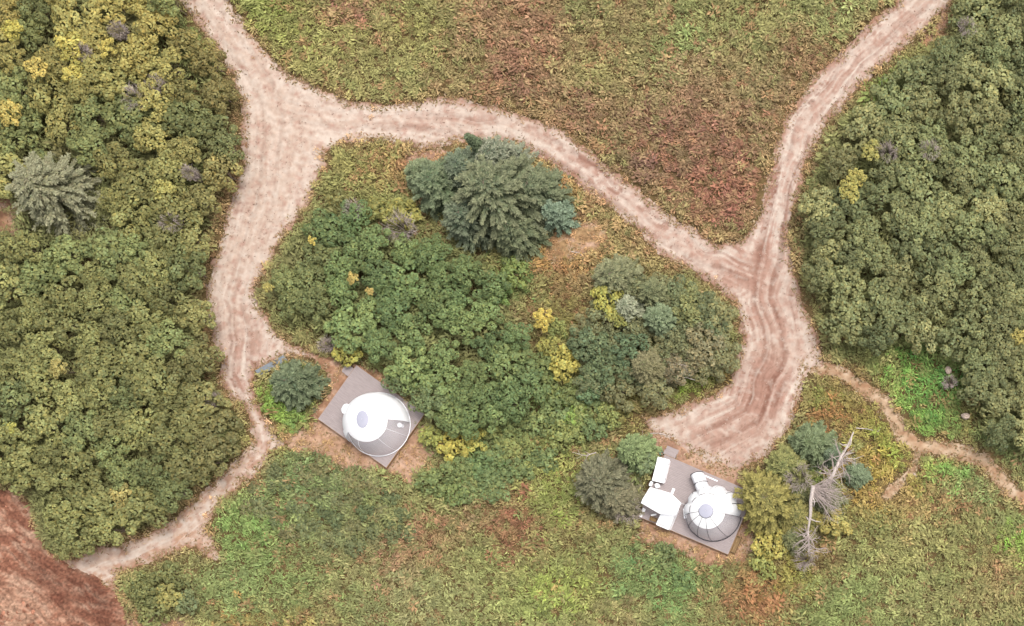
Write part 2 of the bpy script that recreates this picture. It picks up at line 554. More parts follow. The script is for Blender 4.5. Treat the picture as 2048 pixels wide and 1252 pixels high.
# ------------------------------------------------------------------ leaf makers
def diamonds(base, dirv, nrm, length, width, cols, fold=0.12):
    """pointed leaf clumps: base points, direction, normal, sizes -> V, F, C"""
    side = np.cross(nrm, dirv)
    side /= np.linalg.norm(side, axis=1, keepdims=True) + 1e-9
    l, w = length[:, None], width[:, None]
    mid = base + dirv * l * 0.5
    V = np.stack([base, mid + side * w * 0.5 - nrm * l * fold, base + dirv * l - nrm * l * fold * 0.5, mid - side * w * 0.5 - nrm * l * fold], 1).reshape(-1, 3)
    F = np.arange(len(base) * 4).reshape(-1, 4)
    return V, F, np.repeat(cols, 4, 0)


def unit(v):
    return v / (np.linalg.norm(v, axis=1, keepdims=True) + 1e-9)


def rand_dirs(n, r=rng):
    return unit(r.normal(size=(n, 3)))


def crown_mesh(name, seed, n_lobes=16, leaves=95, flat=0.75, leaf=0.34, rad=1.0, spread=1.0):
    """broadleaf crown of unit radius scale: clumps of leaves over irregular lobes"""
    r = np.random.default_rng(seed)
    Vs, Fs, Cs, off = [], [], [], 0
    for k in range(n_lobes):
        a = k * 2.39996 + r.uniform(-.3, .3)
        q = math.sqrt((k + 0.3) / n_lobes)
        rr = q * spread * r.uniform(0.88, 1.14)
        cz = flat * (1 - 0.60 * q * q) + r.uniform(-.17, .15)
        c = np.array([rr * math.cos(a), rr * math.sin(a), cz])
        lr = r.uniform(0.23, 0.36)
        d = rand_dirs(leaves, r)
        d[:, 2] = np.abs(d[:, 2]) * 1.1 - 0.35
        d = unit(d)
        shell = r.uniform(0.7, 1.05, (leaves, 1)) ** 0.6
        pos = c + d * shell * lr * np.array([1, 1, 0.85])
        n = unit(d * 0.9 + np.array([0, 0, 0.55]) + r.normal(size=(leaves, 3)) * 0.33)
        t = unit(np.cross(n, rand_dirs(leaves, r)))
        t = unit(t + np.c_[r.uniform(-.6, .6, leaves), np.zeros(leaves), -0.15 * np.ones(leaves)])
        L = r.uniform(0.6, 1.25, leaves) * leaf * 0.52
        lobe_t = r.uniform(0.80, 1.18)
        br = (r.uniform(0.72, 1.28, leaves) * lobe_t)[:, None]
        hue = r.normal(0, 0.06, (leaves, 1))
        col = br * np.c_[1 + hue, np.ones(leaves), 1 - hue]
        V, F, C = diamonds(pos - t * L[:, None] * 0.5, t, n, L, L * r.uniform(0.55, 0.85, leaves), col)
        Vs.append(V); Fs.append(F + off); Cs.append(C); off += len(V)
    return np_mesh(name, np.concatenate(Vs), np.concatenate(Fs), np.concatenate(Cs))


def trunk_mesh(name, seed, h=1.0, r0=0.06, limbs=5):
    """tapered trunk with limbs for a crown of unit scale"""
    r = random.Random(seed)
    m = MB()
    pts = [(0, 0, 0), (r.uniform(-.05, .05), r.uniform(-.05, .05), h * .5), (r.uniform(-.1, .1), r.uniform(-.1, .1), h)]
    m.tube(pts, [r0, r0 * .75, r0 * .4], 7)
    for i in range(limbs):
        a = i * 2.4 + r.uniform(-.4, .4)
        s = pts[1]
        e = (s[0] + .62 * math.cos(a), s[1] + .62 * math.sin(a), h * 1.05 + r.uniform(-.1, .3))
        mid = ((s[0] + e[0]) * .5 + .05, (s[1] + e[1]) * .5, h * .72)
        m.tube([s, mid, e], [r0 * .5, r0 * .34, r0 * .12], 5)
    me = bpy.data.meshes.new(name)
    me.from_pydata(m.v, [], m.f)
    me.materials.append(M_bark)
    return me


CROWNS = []
for i in range(12):
    me = crown_mesh("crown", 100 + i, 13 + (i % 4) * 2, 112, 0.80 + 0.06 * (i % 3), 0.29, 1.0, 1.0)
    me.materials.append(M_leaf)
    CROWNS.append(me)
TRUNKS = [trunk_mesh("trunk", 60 + i, 0.8) for i in range(4)]
SHRUBS = []
for i in range(5):
    me = crown_mesh("foliage", 300 + i, 14, 62, 0.7, 0.40)
    me.materials.append(M_leaf)
    SHRUBS.append(me)


def tree(px, py, r, h, rgb, name, label, cat, group=None, crowns=CROWNS, gain=None, zs=None):
    """a broadleaf tree whose crown is centred on the pixel; r crown radius and h height in metres"""
    zb = max(0.05, h - 1.15 * r * (zs or 1.0))          # height of the crown's underside
    x, y, _ = at(px, py, zb + 0.55 * (h - zb))
    root = thing(name, label, cat, (x, y, 0), 0, group)
    me = crowns[rng.integers(len(crowns))]
    c = put("crown" if crowns is CROWNS else "foliage", me, None, root, (0, 0, zb))
    c.rotation_euler = (0, 0, rng.uniform(0, 6.28))
    c.scale = (r * rng.uniform(0.95, 1.2), r * rng.uniform(0.9, 1.12), (h - zb) / 1.12)
    v = lin((rgb[0] + 0.08 * max(0, rgb[1] - rgb[0]), rgb[1], rgb[2]), gain or GV)
    v = (v * 0.90 + 0.10 * v.mean()) * 0.96
    c.color = (v[0] * 1.07, v[1] * 0.97, v[2] * 0.98, 1)
    t = put("trunk" if crowns is CROWNS else "stem", TRUNKS[rng.integers(4)], None, root)
    t.rotation_euler = (0, 0, rng.uniform(0, 6.28))
    t.scale = (r * .85, r * .85, max(0.4, zb + 0.3 * (h - zb)))
    return root


def blend(c1, c2, t):
    return tuple(np.asarray(c1) * (1 - t) + np.asarray(c2) * t)


# ------------------------------------------------------------------ thickets of scrub trees
THICK_L = [(-30, -30), (335, -30), (372, 35), (412, 95), (445, 140), (468, 200), (470, 330), (445, 390), (428, 450), (408, 530), (398, 600), (410, 690),
           (425, 770), (455, 800), (482, 850), (478, 890), (435, 940), (368, 996), (322, 1034), (274, 1058), (200, 1086), (140, 1100), (105, 1085),
           (90, 1045), (75, 1000), (40, 965), (-30, 955)]
THICK_R = [(1925, -30), (2075, -30), (2075, 930), (2010, 890), (1965, 850), (1940, 790), (1925, 715), (1835, 695), (1775, 700), (1710, 680), (1665, 655),
           (1640, 605), (1622, 540), (1603, 480), (1612, 420), (1630, 360), (1655, 300), (1695, 240), (1745, 195), (1815, 140), (1895, 85), (1918, 30)]
THICK_C = [(545, 565), (575, 510), (615, 460), (665, 420), (700, 410), (740, 445), (820, 490), (880, 490), (945, 505), (990, 545), (1020, 610),
           (1050, 660), (1060, 730), (1085, 770), (1060, 810), (1000, 850), (930, 870), (880, 855), (850, 805), (825, 765), (780, 735), (730, 690), (660, 665), (600, 645), (555, 610)]


def poisson(poly, rmin, rmax, f, holes=(), tries=9000, seed=1, inset=0.45):
    r = np.random.default_rng(seed)
    P = np.asarray(poly, float)
    out = np.zeros((0, 3))
    pts = np.c_[r.uniform(P[:, 0].min(), P[:, 0].max(), tries), r.uniform(P[:, 1].min(), P[:, 1].max(), tries)]
    rad = r.uniform(rmin, rmax, tries)
    ok = sdf(poly, pts[:, 0], pts[:, 1]) < -inset * rad
    for hx, hy, hr in holes:
        ok &= np.hypot(pts[:, 0] - hx, pts[:, 1] - hy) > hr + 14
    for (x, y), q in zip(pts[ok], rad[ok]):
        if len(out) == 0 or np.all(np.hypot(out[:, 0] - x, out[:, 1] - y) > f * (out[:, 2] + q)):
            out = np.vstack([out, (x, y, q)])
    return out


YEL = [  # yellow and lime shrubs: px, py, r(m), h, colour, label
    (68, 133, 0.85, 4.4, (206, 184, 82), "golden yellow bush, the brightest in the upper left thicket"),
    (138, 92, 1.2, 4.2, (186, 178, 70), "yellow green bush right of the golden one in the upper left thicket"),
    (142, 150, 0.9, 4.2, (196, 186, 72), "yellow green bush just below its twin in the upper left thicket"),
    (14, 224, 1.1, 4.0, (190, 172, 76), "mustard yellow bush cut by the photo's left edge"),
    (212, 92, 0.7, 4.0, (186, 172, 66), "small yellowish bush near the dark gap in the upper left thicket"),
    (22, 58, 0.8, 3.8, (186, 180, 62), "lime yellow bush in the photo's upper left corner"),
    (326, 380, 1.0, 4.0, (150, 152, 72), "rounded light green bush right of the grey spruce"),
    (693, 700, 1.25, 2.2, (166, 170, 62), "lime yellow shrub at the upper corner of the left tent's deck"),
    (1082, 638, 0.95, 3.0, (208, 186, 66), "bright yellow shrub between the dark thicket and red brown herbs"),
    (1128, 726, 1.35, 2.6, (172, 168, 62), "big yellow green shrub below the bright yellow one"),
    (1095, 690, 0.9, 2.2, (140, 146, 62), "dull green yellow shrub joining the two yellow ones"),
    (905, 893, 1.3, 1.9, (176, 172, 58), "yellow shrub right of the left tent's deck"),
    (950, 880, 0.9, 1.7, (160, 164, 62), "small yellow green shrub at the foot of the central thicket"),
    (858, 870, 0.9, 1.9, (130, 150, 62), "small lime shrub touching the left deck's right corner"),
    (1212, 588, 1.45, 3.4, (164, 170, 62), "lime green shrub among grey conifers in the right clump"),
    (1232, 632, 0.8, 2.8, (140, 152, 66), "small lime shrub tucked beside the silvery bush"),
    (1540, 1088, 1.55, 2.6, (182, 176, 74), "yellow shrub right of the right deck, under the yellow green conifer"),
    (1528, 1128, 1.2, 1.7, (130, 152, 72), "bright lime shrub at the foot of the yellow one"),
    (738, 581, 0.32, 3.6, (196, 164, 84), "tiny orange yellow sprig on the central thicket"),
    (704, 556, 0.5, 3.6, (196, 168, 82), "tan yellow sprig above the orange one on the central thicket"),
    (622, 480, 0.35, 3.4, (208, 188, 72), "small yellow sprig near the thicket edge by the junction"),
    (535, 575, 0.4, 3.0, (168, 160, 74), "dull yellow sprig at the western tip of the central thicket"),
    (1700, 375, 0.95, 3.8, (166, 164, 74), "yellow green bush near the right track"),
    (1745, 300, 0.9, 3.8, (152, 154, 74), "olive yellow bush higher up beside the right track"),
    (1715, 350, 0.7, 3.8, (160, 158, 72), "small yellow green bush between two lighter ones by the right track"),
    (2040, 670, 0.7, 3.6, (168, 158, 72), "yellowish bush at the photo's right edge"),
    (335, 1190, 1.1, 2.6, (134, 136, 70), "olive yellow bush in the corner clump above the dug soil"),
    (110, 735, 0.8, 4.0, (150, 142, 76), "tan yellow bush in the lower left thicket"),
    (240, 995, 1.0, 3.4, (150, 140, 76), "tan olive bush low in the left thicket"),
    (15, 855, 0.6, 3.4, (182, 190, 76), "tiny bright lime bush at the photo's left edge"),
]
for px, py, r, h, c, lab in YEL:
    c = blend(c, (142, 142, 82), 0.50)
    tree(px, py, r, h + (0.5 if h > 2.7 else 0), c, "yellow_shrub", lab, "shrub", None, SHRUBS)

holesL = [(106, 382, 98), (30, 420, 50), (312, 168, 10), (270, 195, 18), (340, 445, 10), (165, 105, 8), (235, 60, 10), (380, 345, 6)] + [(a[0], a[1], a[2] / S * 0.9) for a in YEL]
nL = nR = nC = 0
for px, py, q in poisson(THICK_L, 28, 46, 0.72, holesL, seed=3):
    t = rng.random()
    up = np.clip((520 - py) / 500, 0, 1)
    c = blend((114, 120, 68), (146, 138, 70), up * (0.4 + 0.6 * t))
    road = np.clip((px - 330) / 130, 0, 1)
    c = blend(c, (118, 108, 66), 0.45 * road)
    c = blend(c, (98, 118, 70), 0.5 * (t < 0.22))
    c = tuple(np.asarray(c) * rng.uniform(0.86, 1.12))
    if road > 0.75:
        lab, gr = "brownish olive scrub tree lining the left track's western edge", "scrub trees along the left track"
    elif py < 330:
        lab, gr = "yellow olive scrub tree in the thicket's upper part, left of the track", "upper left scrub trees"
    elif py < 720:
        lab, gr = "olive scrub tree in the middle of the thicket left of the track", "middle left scrub trees"
    else:
        lab, gr = "olive green scrub tree in the thicket above the dug soil bank", "lower left scrub trees"
    tree(px, py, q * S, rng.uniform(3.7, 4.4) * (1 - 0.22 * road), c, "scrub_tree", lab, "tree", gr)
    nL += 1
holesR = [(1775, 305, 10), (1860, 300, 10), (1935, 55, 10), (800, 455, 22), (1690, 545, 6), (1860, 590, 6)] + [(a[0], a[1], a[2] / S * 0.9) for a in YEL]
for px, py, q in poisson(THICK_R, 28, 46, 0.72, holesR, seed=5):
    t = rng.random()
    c = blend((104, 116, 72), (124, 128, 80), t)
    c = blend(c, (98, 112, 70), 0.5 * (rng.random() < 0.3))
    c = tuple(np.asarray(c) * rng.uniform(0.86, 1.12))
    e = -sdf(THICK_R, np.array([px]), np.array([py]))[0]
    if e < 38 and px < 1900:
        lab, gr = "green scrub tree on the thicket's edge facing the right track", "scrub trees along the right track"
    elif py < 330:
        lab, gr = "grey green scrub tree in the upper part of the right thicket", "upper right scrub trees"
    elif py < 640:
        lab, gr = "grey green scrub tree in the middle of the right thicket", "middle right scrub trees"
    else:
        lab, gr = "grey green scrub tree in the right thicket beside the bright green herbs", "lower right scrub trees"
    tree(px, py, q * S, rng.uniform(3.5, 4.1), c, "scrub_tree", lab, "tree", gr)
    nR += 1
for px, py, q in poisson(THICK_C, 26, 42, 0.72, holesR, seed=8):
    t = rng.random()
    c = blend((88, 112, 66), (106, 126, 72), t)
    if px < 640: c = blend(c, (112, 116, 68), 0.6)
    c = tuple(np.asarray(c) * rng.uniform(0.92, 1.08))
    lab, gr = ("deep green scrub tree in the central thicket behind the left tent", "central scrub trees") if px > 700 else \
              ("olive green scrub tree in the central thicket's tip towards the left track", "central western scrub trees")
    tree(px, py, q * S, rng.uniform(3.1, 3.8), c, "scrub_tree", lab, "tree", gr)
    nC += 1
THICK_D = [(1150, 645), (1235, 560), (1320, 545), (1385, 580), (1455, 625), (1476, 690), (1450, 755), (1350, 775), (1290, 815), (1200, 805), (1140, 765)]
for px, py, q in poisson(THICK_D, 25, 38, 0.68, [(1212, 588, 22), (1262, 620, 20), (1325, 640, 24), (1375, 757, 12)], seed=9, inset=0.6):
    c = blend((92, 106, 70), (114, 116, 76), rng.random())
    tree(px, py, q * S, rng.uniform(2.5, 3.3), c, "scrub_tree", "grey green scrub tree filling the right clump around its conifers", "tree", "scrub trees of the right clump")
THICK_E = [(1050, 600), (1080, 640), (1145, 655), (1150, 770), (1280, 825), (1240, 850), (1140, 895), (1080, 945), (980, 965), (890, 930), (880, 885), (1000, 850), (1085, 800), (1070, 700)]
for px, py, q in poisson(THICK_E, 20, 34, 0.72, holesR, seed=10, inset=0.4):
    c = blend((96, 118, 72), (122, 134, 72), rng.random())
    tree(px, py, q * S, rng.uniform(1.2, 2.0) * (0.8 if py > 870 else 1), c, "leafy_bush", "low green bush on the slope between central thicket and right clump", "bush", "low bushes below the central thicket", SHRUBS)
THICK_F = [(830, 940), (900, 920), (980, 930), (1000, 980), (930, 1010), (850, 1000)]
for px, py, q in poisson(THICK_F, 20, 30, 0.72, [(865, 965, 25), (905, 985, 22), (960, 930, 22)], seed=12, inset=0.3):
    tree(px, py, q * S, rng.uniform(1.0, 1.5), blend((98, 120, 74), (118, 134, 76), rng.random()), "leafy_bush", "low green bush in the patch right of the left deck's bare earth", "bush", "low bushes right of the left deck", SHRUBS)
THICK_G = [(545, 935), (640, 915), (690, 945), (760, 960), (815, 1000), (830, 1060), (780, 1090), (700, 1100), (600, 1085), (520, 1050), (470, 1010)]
for px, py, q in poisson(THICK_G, 13, 25, 0.88, seed=14, inset=0.3):
    c = blend((98, 116, 74), (124, 124, 80), rng.random())
    tree(px, py, q * S, rng.uniform(0.7, 1.2), c, "leafy_bush", "low rounded olive bush in the patch below the left deck's bare earth", "bush", "low bushes below the left deck", SHRUBS, 0.95)
OTHER = [  # single broadleaf trees and bushes
    (855, 796, 1.4, 3.6, (98, 116, 72), "deep green tree leaning over the left deck's right corner"),
    (800, 757, 1.3, 3.0, (94, 112, 70), "deep green tree at the left deck's upper edge"),
    (1175, 690, 1.7, 3.4, (90, 108, 72), "dark green tree left of the right clump's grey conifers"),
    (1215, 740, 1.7, 3.2, (92, 110, 72), "dark green tree lowest in the right clump"),
    (1255, 700, 1.5, 3.4, (86, 108, 74), "dark green tree in the middle of the right clump"),
    (1180, 775, 1.2, 2.6, (92, 120, 80), "green bush below the two dark green trees"),
    (1385, 615, 1.6, 3.4, (118, 126, 76), "olive green tree at the right clump's top right"),
    (1435, 640, 1.7, 3.2, (124, 128, 82), "olive tree bulging towards the right track"),
    (1405, 690, 1.9, 3.8, (122, 120, 84), "wide grey olive tree in the right clump's eastern half"),
    (1440, 720, 1.4, 3.0, (112, 116, 76), "olive tree just above the bare branch and bright herbs"),
    (1355, 735, 1.5, 3.2, (116, 112, 82), "brownish grey tree left of the bare branch"),
    (290, 1175, 1.6, 2.9, (104, 112, 64), "dark green bush at the corner of dug soil and track"),
    (300, 1222, 1.5, 2.6, (108, 116, 66), "green bush lowest beside the dug soil bank"),
    (345, 1150, 1.1, 2.3, (104, 112, 64), "small dark green bush on the lower track's edge"),
    (370, 1205, 1.0, 2.2, (104, 118, 76), "grey green bush on the corner clump's right side"),
    (865, 965, 1.3, 1.9, (104, 122, 70), "green bush right of the dry earth below the left deck"),
    (905, 985, 1.1, 1.5, (108, 128, 72), "low green bush right of its larger neighbour below the left deck"),
    (960, 930, 1.2, 1.6, (98, 124, 74), "low green bush below the central thicket"),
    (1330, 1110, 1.1, 1.3, (102, 120, 72), "low dark green bush below the right deck"),
    (1365, 1160, 1.0, 1.2, (96, 124, 72), "low green bush further below the right deck"),
    (1660, 1045, 1.3, 2.6, (146, 142, 74), "yellow olive bush right of the bleached dead trunk"),
    (545, 810, 0.9, 1.1, (112, 146, 62), "low bright green bush below the round dark spruce"),
    (585, 835, 1.0, 1.1, (108, 138, 66), "low green bush left of the left deck"),
    (745, 415, 1.1, 2.4, (120, 124, 64), "olive bush above the grey bare brush"),
    (800, 425, 1.3, 2.4, (138, 140, 70), "light olive bush left of the big spruces"),
    (672, 405, 1.1, 2.4, (110, 112, 62), "dark olive bush topping the central thicket by the junction"),
    (1290, 925, 0.8, 2.6, (108, 128, 88), "soft green bush beside the right deck's steps"),
    (1340, 605, 1.2, 2.8, (104, 112, 74), "olive bush between grey conifer and right track"),
    (1150, 830, 1.1, 1.6, (118, 148, 70), "bright green bush below the right clump"),
    (1235, 825, 1.2, 1.4, (112, 112, 60), "olive brown bush left of the turning place"),
    (1025, 545, 1.3, 2.0, (108, 128, 66), "fresh green bush below the big spruces"),
    (1000, 590, 1.0, 2.2, (98, 126, 64), "green bush at the central thicket's right edge"),
]
for px, py, r, h, c, lab in OTHER:
    tree(px, py, r, h, c, "leafy_bush" if h < 2.7 else "broadleaf_tree", lab, "bush" if h < 2.7 else "tree", None, SHRUBS if h < 2.7 else CROWNS)

# ------------------------------------------------------------------ conifers
CT = np.array([1.10, 1.0, 0.87]) * 0.72      # needles lean to olive


def conifer(px, py, r, h, rgb, label, seed, name="spruce_tree", tip=None, droop=0.25, dens=1.35, top_z=0.45, fullness=0.75):
    """tapering trunk, whorls of boughs, each bough a flat spray of needled twigs"""
    q = np.random.default_rng(seed)
    x, y, _ = at(px, py, h * top_z)
    root = thing(name, label, "tree", (x, y, 0))
    Vs, Fs, Cs, off = [], [], [], 0
    wood = MB()
    wood.tube([(0, 0, 0), (0.02, 0.01, h * .5), (0, 0, h * .98)], [0.035 * h + .03, .022 * h + .02, .012], 8)
    levels = int(11 + h * 2.2)
    for k in range(levels):
        f = (k + 0.5) / levels
        z = h * (0.10 + 0.88 * f)
        rad = r * (1 - f) ** fullness * q.uniform(0.9, 1.1) + 0.08
        nb = max(6, int(14 - 5 * f))
        ph = q.uniform(0, 6.28)
        for b in range(nb):
            a = ph + b * 2 * math.pi / nb + q.uniform(-.34, .34)
            ln = rad * q.uniform(0.64, 1.08)
            d = np.array([math.cos(a), math.sin(a), 0.0])
            sd = np.array([-math.sin(a), math.cos(a), 0.0])
            rise = 0.30 * f - droop * (1 - f)
            if b % 2 == 0 and ln > 0.4:
                wood.tube([(0, 0, z), tuple(d * ln * .8 + np.array([0, 0, z + rise * ln * .8]))], [.03, .008], 4)
            m = max(5, int(ln / 0.105 * dens))
            t = np.repeat(np.linspace(0.12, 1.0, m), 3)
            lr = np.tile([-1, 1, 0], m)
            pos = d * (t * ln)[:, None] + np.array([0, 0, z]) + np.c_[np.zeros(3 * m), np.zeros(3 * m), rise * t * ln + 0.10 * np.sin(t * 3.0) * ln * .4]
            pos += q.normal(0, 0.035, pos.shape)
            dv = unit(d * (0.75 + 0.2 * np.abs(lr - 0))[:, None] + sd * (lr * 0.95)[:, None] + np.c_[np.zeros(3 * m), np.zeros(3 * m), q.uniform(-.30, .22, 3 * m)])
            L = (0.20 + 0.17 * np.minimum(ln, 1.6) * (1 - 0.65 * t)) * q.uniform(0.75, 1.2, 3 * m)
            nr = unit(np.c_[np.zeros(3 * m), np.zeros(3 * m), np.ones(3 * m)] + q.normal(0, 0.28, (3 * m, 3)))
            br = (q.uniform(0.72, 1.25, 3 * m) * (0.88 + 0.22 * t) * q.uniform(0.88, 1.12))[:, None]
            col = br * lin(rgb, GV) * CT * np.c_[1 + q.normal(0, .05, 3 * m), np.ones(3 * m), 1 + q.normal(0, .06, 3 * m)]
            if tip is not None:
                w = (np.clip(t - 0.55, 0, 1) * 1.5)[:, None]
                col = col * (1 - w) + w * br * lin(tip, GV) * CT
            V, F, C = diamonds(pos, dv, nr, L, L * q.uniform(.30, .48, 3 * m), col, 0.06)
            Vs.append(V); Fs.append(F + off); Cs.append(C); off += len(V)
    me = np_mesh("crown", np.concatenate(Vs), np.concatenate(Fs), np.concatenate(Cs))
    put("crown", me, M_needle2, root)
    wood.build("trunk", M_bark, root)
    return root


M_needle2 = leaf_mat("spruce_needles", use_obj=False, trans=0.1)
CON = [
    # px, py, r, h, colour, label, tip
    (1000, 392, 5.0, 7.4, (94, 106, 84), "largest spruce, broad grey green crown filling the big clump", (120, 126, 102)),
    (1000, 325, 2.6, 5.6, (100, 112, 96), "spruce with slightly paler tips at the top of the big clump", (136, 142, 128)),
    (880, 372, 3.0, 4.8, (90, 108, 84), "dark green spruce on the big clump's left side", (114, 126, 102)),
    (935, 345, 2.6, 5.0, (88, 104, 88), "dull green spruce at the big clump's upper left", (110, 122, 104)),
    (845, 350, 1.7, 3.4, (98, 114, 88), "small soft green spruce leftmost in the big clump", (124, 136, 108)),
    (1075, 385, 2.8, 5.0, (90, 104, 82), "dark spruce on the big clump's right shoulder", (114, 122, 98)),
    (1112, 428, 1.6, 3.6, (96, 116, 100), "small blue green spruce at the big clump's right tip", (122, 142, 126)),
    (940, 440, 2.8, 4.8, (88, 104, 86), "dark grey green spruce at the big clump's lower left", (112, 122, 104)),
    (1030, 462, 2.6, 4.4, (88, 102, 80), "dark olive spruce at the big clump's lower edge", (112, 120, 94)),
    (964, 298, 0.8, 6.4, (84, 100, 78), "slim spruce whose spire pokes over the pale track", (98, 112, 90)),
    (1235, 560, 2.6, 4.8, (104, 112, 86), "grey green conifer topping the right clump", (130, 134, 106)),
    (1262, 620, 1.6, 4.2, (122, 132, 112), "silvery conifer beside the lime shrub", (156, 164, 146)),
    (1325, 640, 1.9, 4.4, (100, 118, 92), "pale blue green conifer in the right clump", (126, 142, 116)),
    (1310, 590, 1.9, 4.4, (94, 104, 78), "dark olive conifer right of the silvery one", (118, 124, 94)),
    (1300, 740, 2.1, 4.6, (108, 110, 82), "brownish grey conifer low in the right clump", (126, 124, 98)),
    (590, 768, 2.5, 3.4, (86, 102, 80), "round dark spruce between left track and left deck", (106, 118, 94)),
    (106, 382, 4.5, 6.4, (128, 132, 108), "grey spruce with wide star shaped boughs in the left thicket", (130, 134, 114)),
    (1205, 965, 2.9, 5.0, (92, 96, 78), "dark grey spruce left of the right deck", (118, 120, 100)),
    (1272, 905, 1.9, 4.0, (102, 120, 84), "soft light green conifer above the dark grey spruce", (130, 150, 108)),
    (1240, 1000, 1.9, 3.6, (104, 106, 86), "greyish conifer at the dark spruce's lower right", (128, 126, 104)),
    (1542, 1002, 3.7, 5.8, (116, 116, 72), "yellow green conifer overhanging the right deck", (152, 148, 88)),
    (1575, 935, 2.4, 4.6, (108, 118, 76), "olive conifer above the yellow green one", (136, 138, 90)),
    (1625, 890, 2.3, 4.2, (92, 108, 78), "dark blue green conifer left of the bleached trunk's top", (116, 132, 104)),
    (1712, 950, 1.25, 2.6, (98, 116, 92), "small round blue green conifer right of the dead trunk", (120, 138, 114)),
    (1662, 910, 0.95, 3.0, (92, 110, 90), "small blue green conifer beside the dead trunk", (112, 130, 110)),
    (1600, 1035, 2.2, 3.8, (108, 112, 70), "yellowish olive conifer right below the yellow green one", (142, 138, 86)),
    (1655, 1000, 1.7, 2.8, (98, 106, 78), "greyish conifer under the dead trunk's fan of twigs", (122, 126, 98)),
    (1602, 985, 1.8, 3.4, (96, 104, 72), "dark olive conifer between yellow green conifer and dead trunk", (124, 126, 88)),
    (1590, 1075, 1.5, 3.0, (98, 108, 76), "dark olive conifer left of the dead trunk's foot", (122, 126, 90)),
]
for i, (px, py, r, h, c, lab, tipc) in enumerate(CON):
    conifer(px, py, r, h, c, lab, 500 + i, tip=tipc, dens=0.95 if px < 200 else 1.35, fullness=0.55 if r > 1.4 else 0.75, droop=0.18)

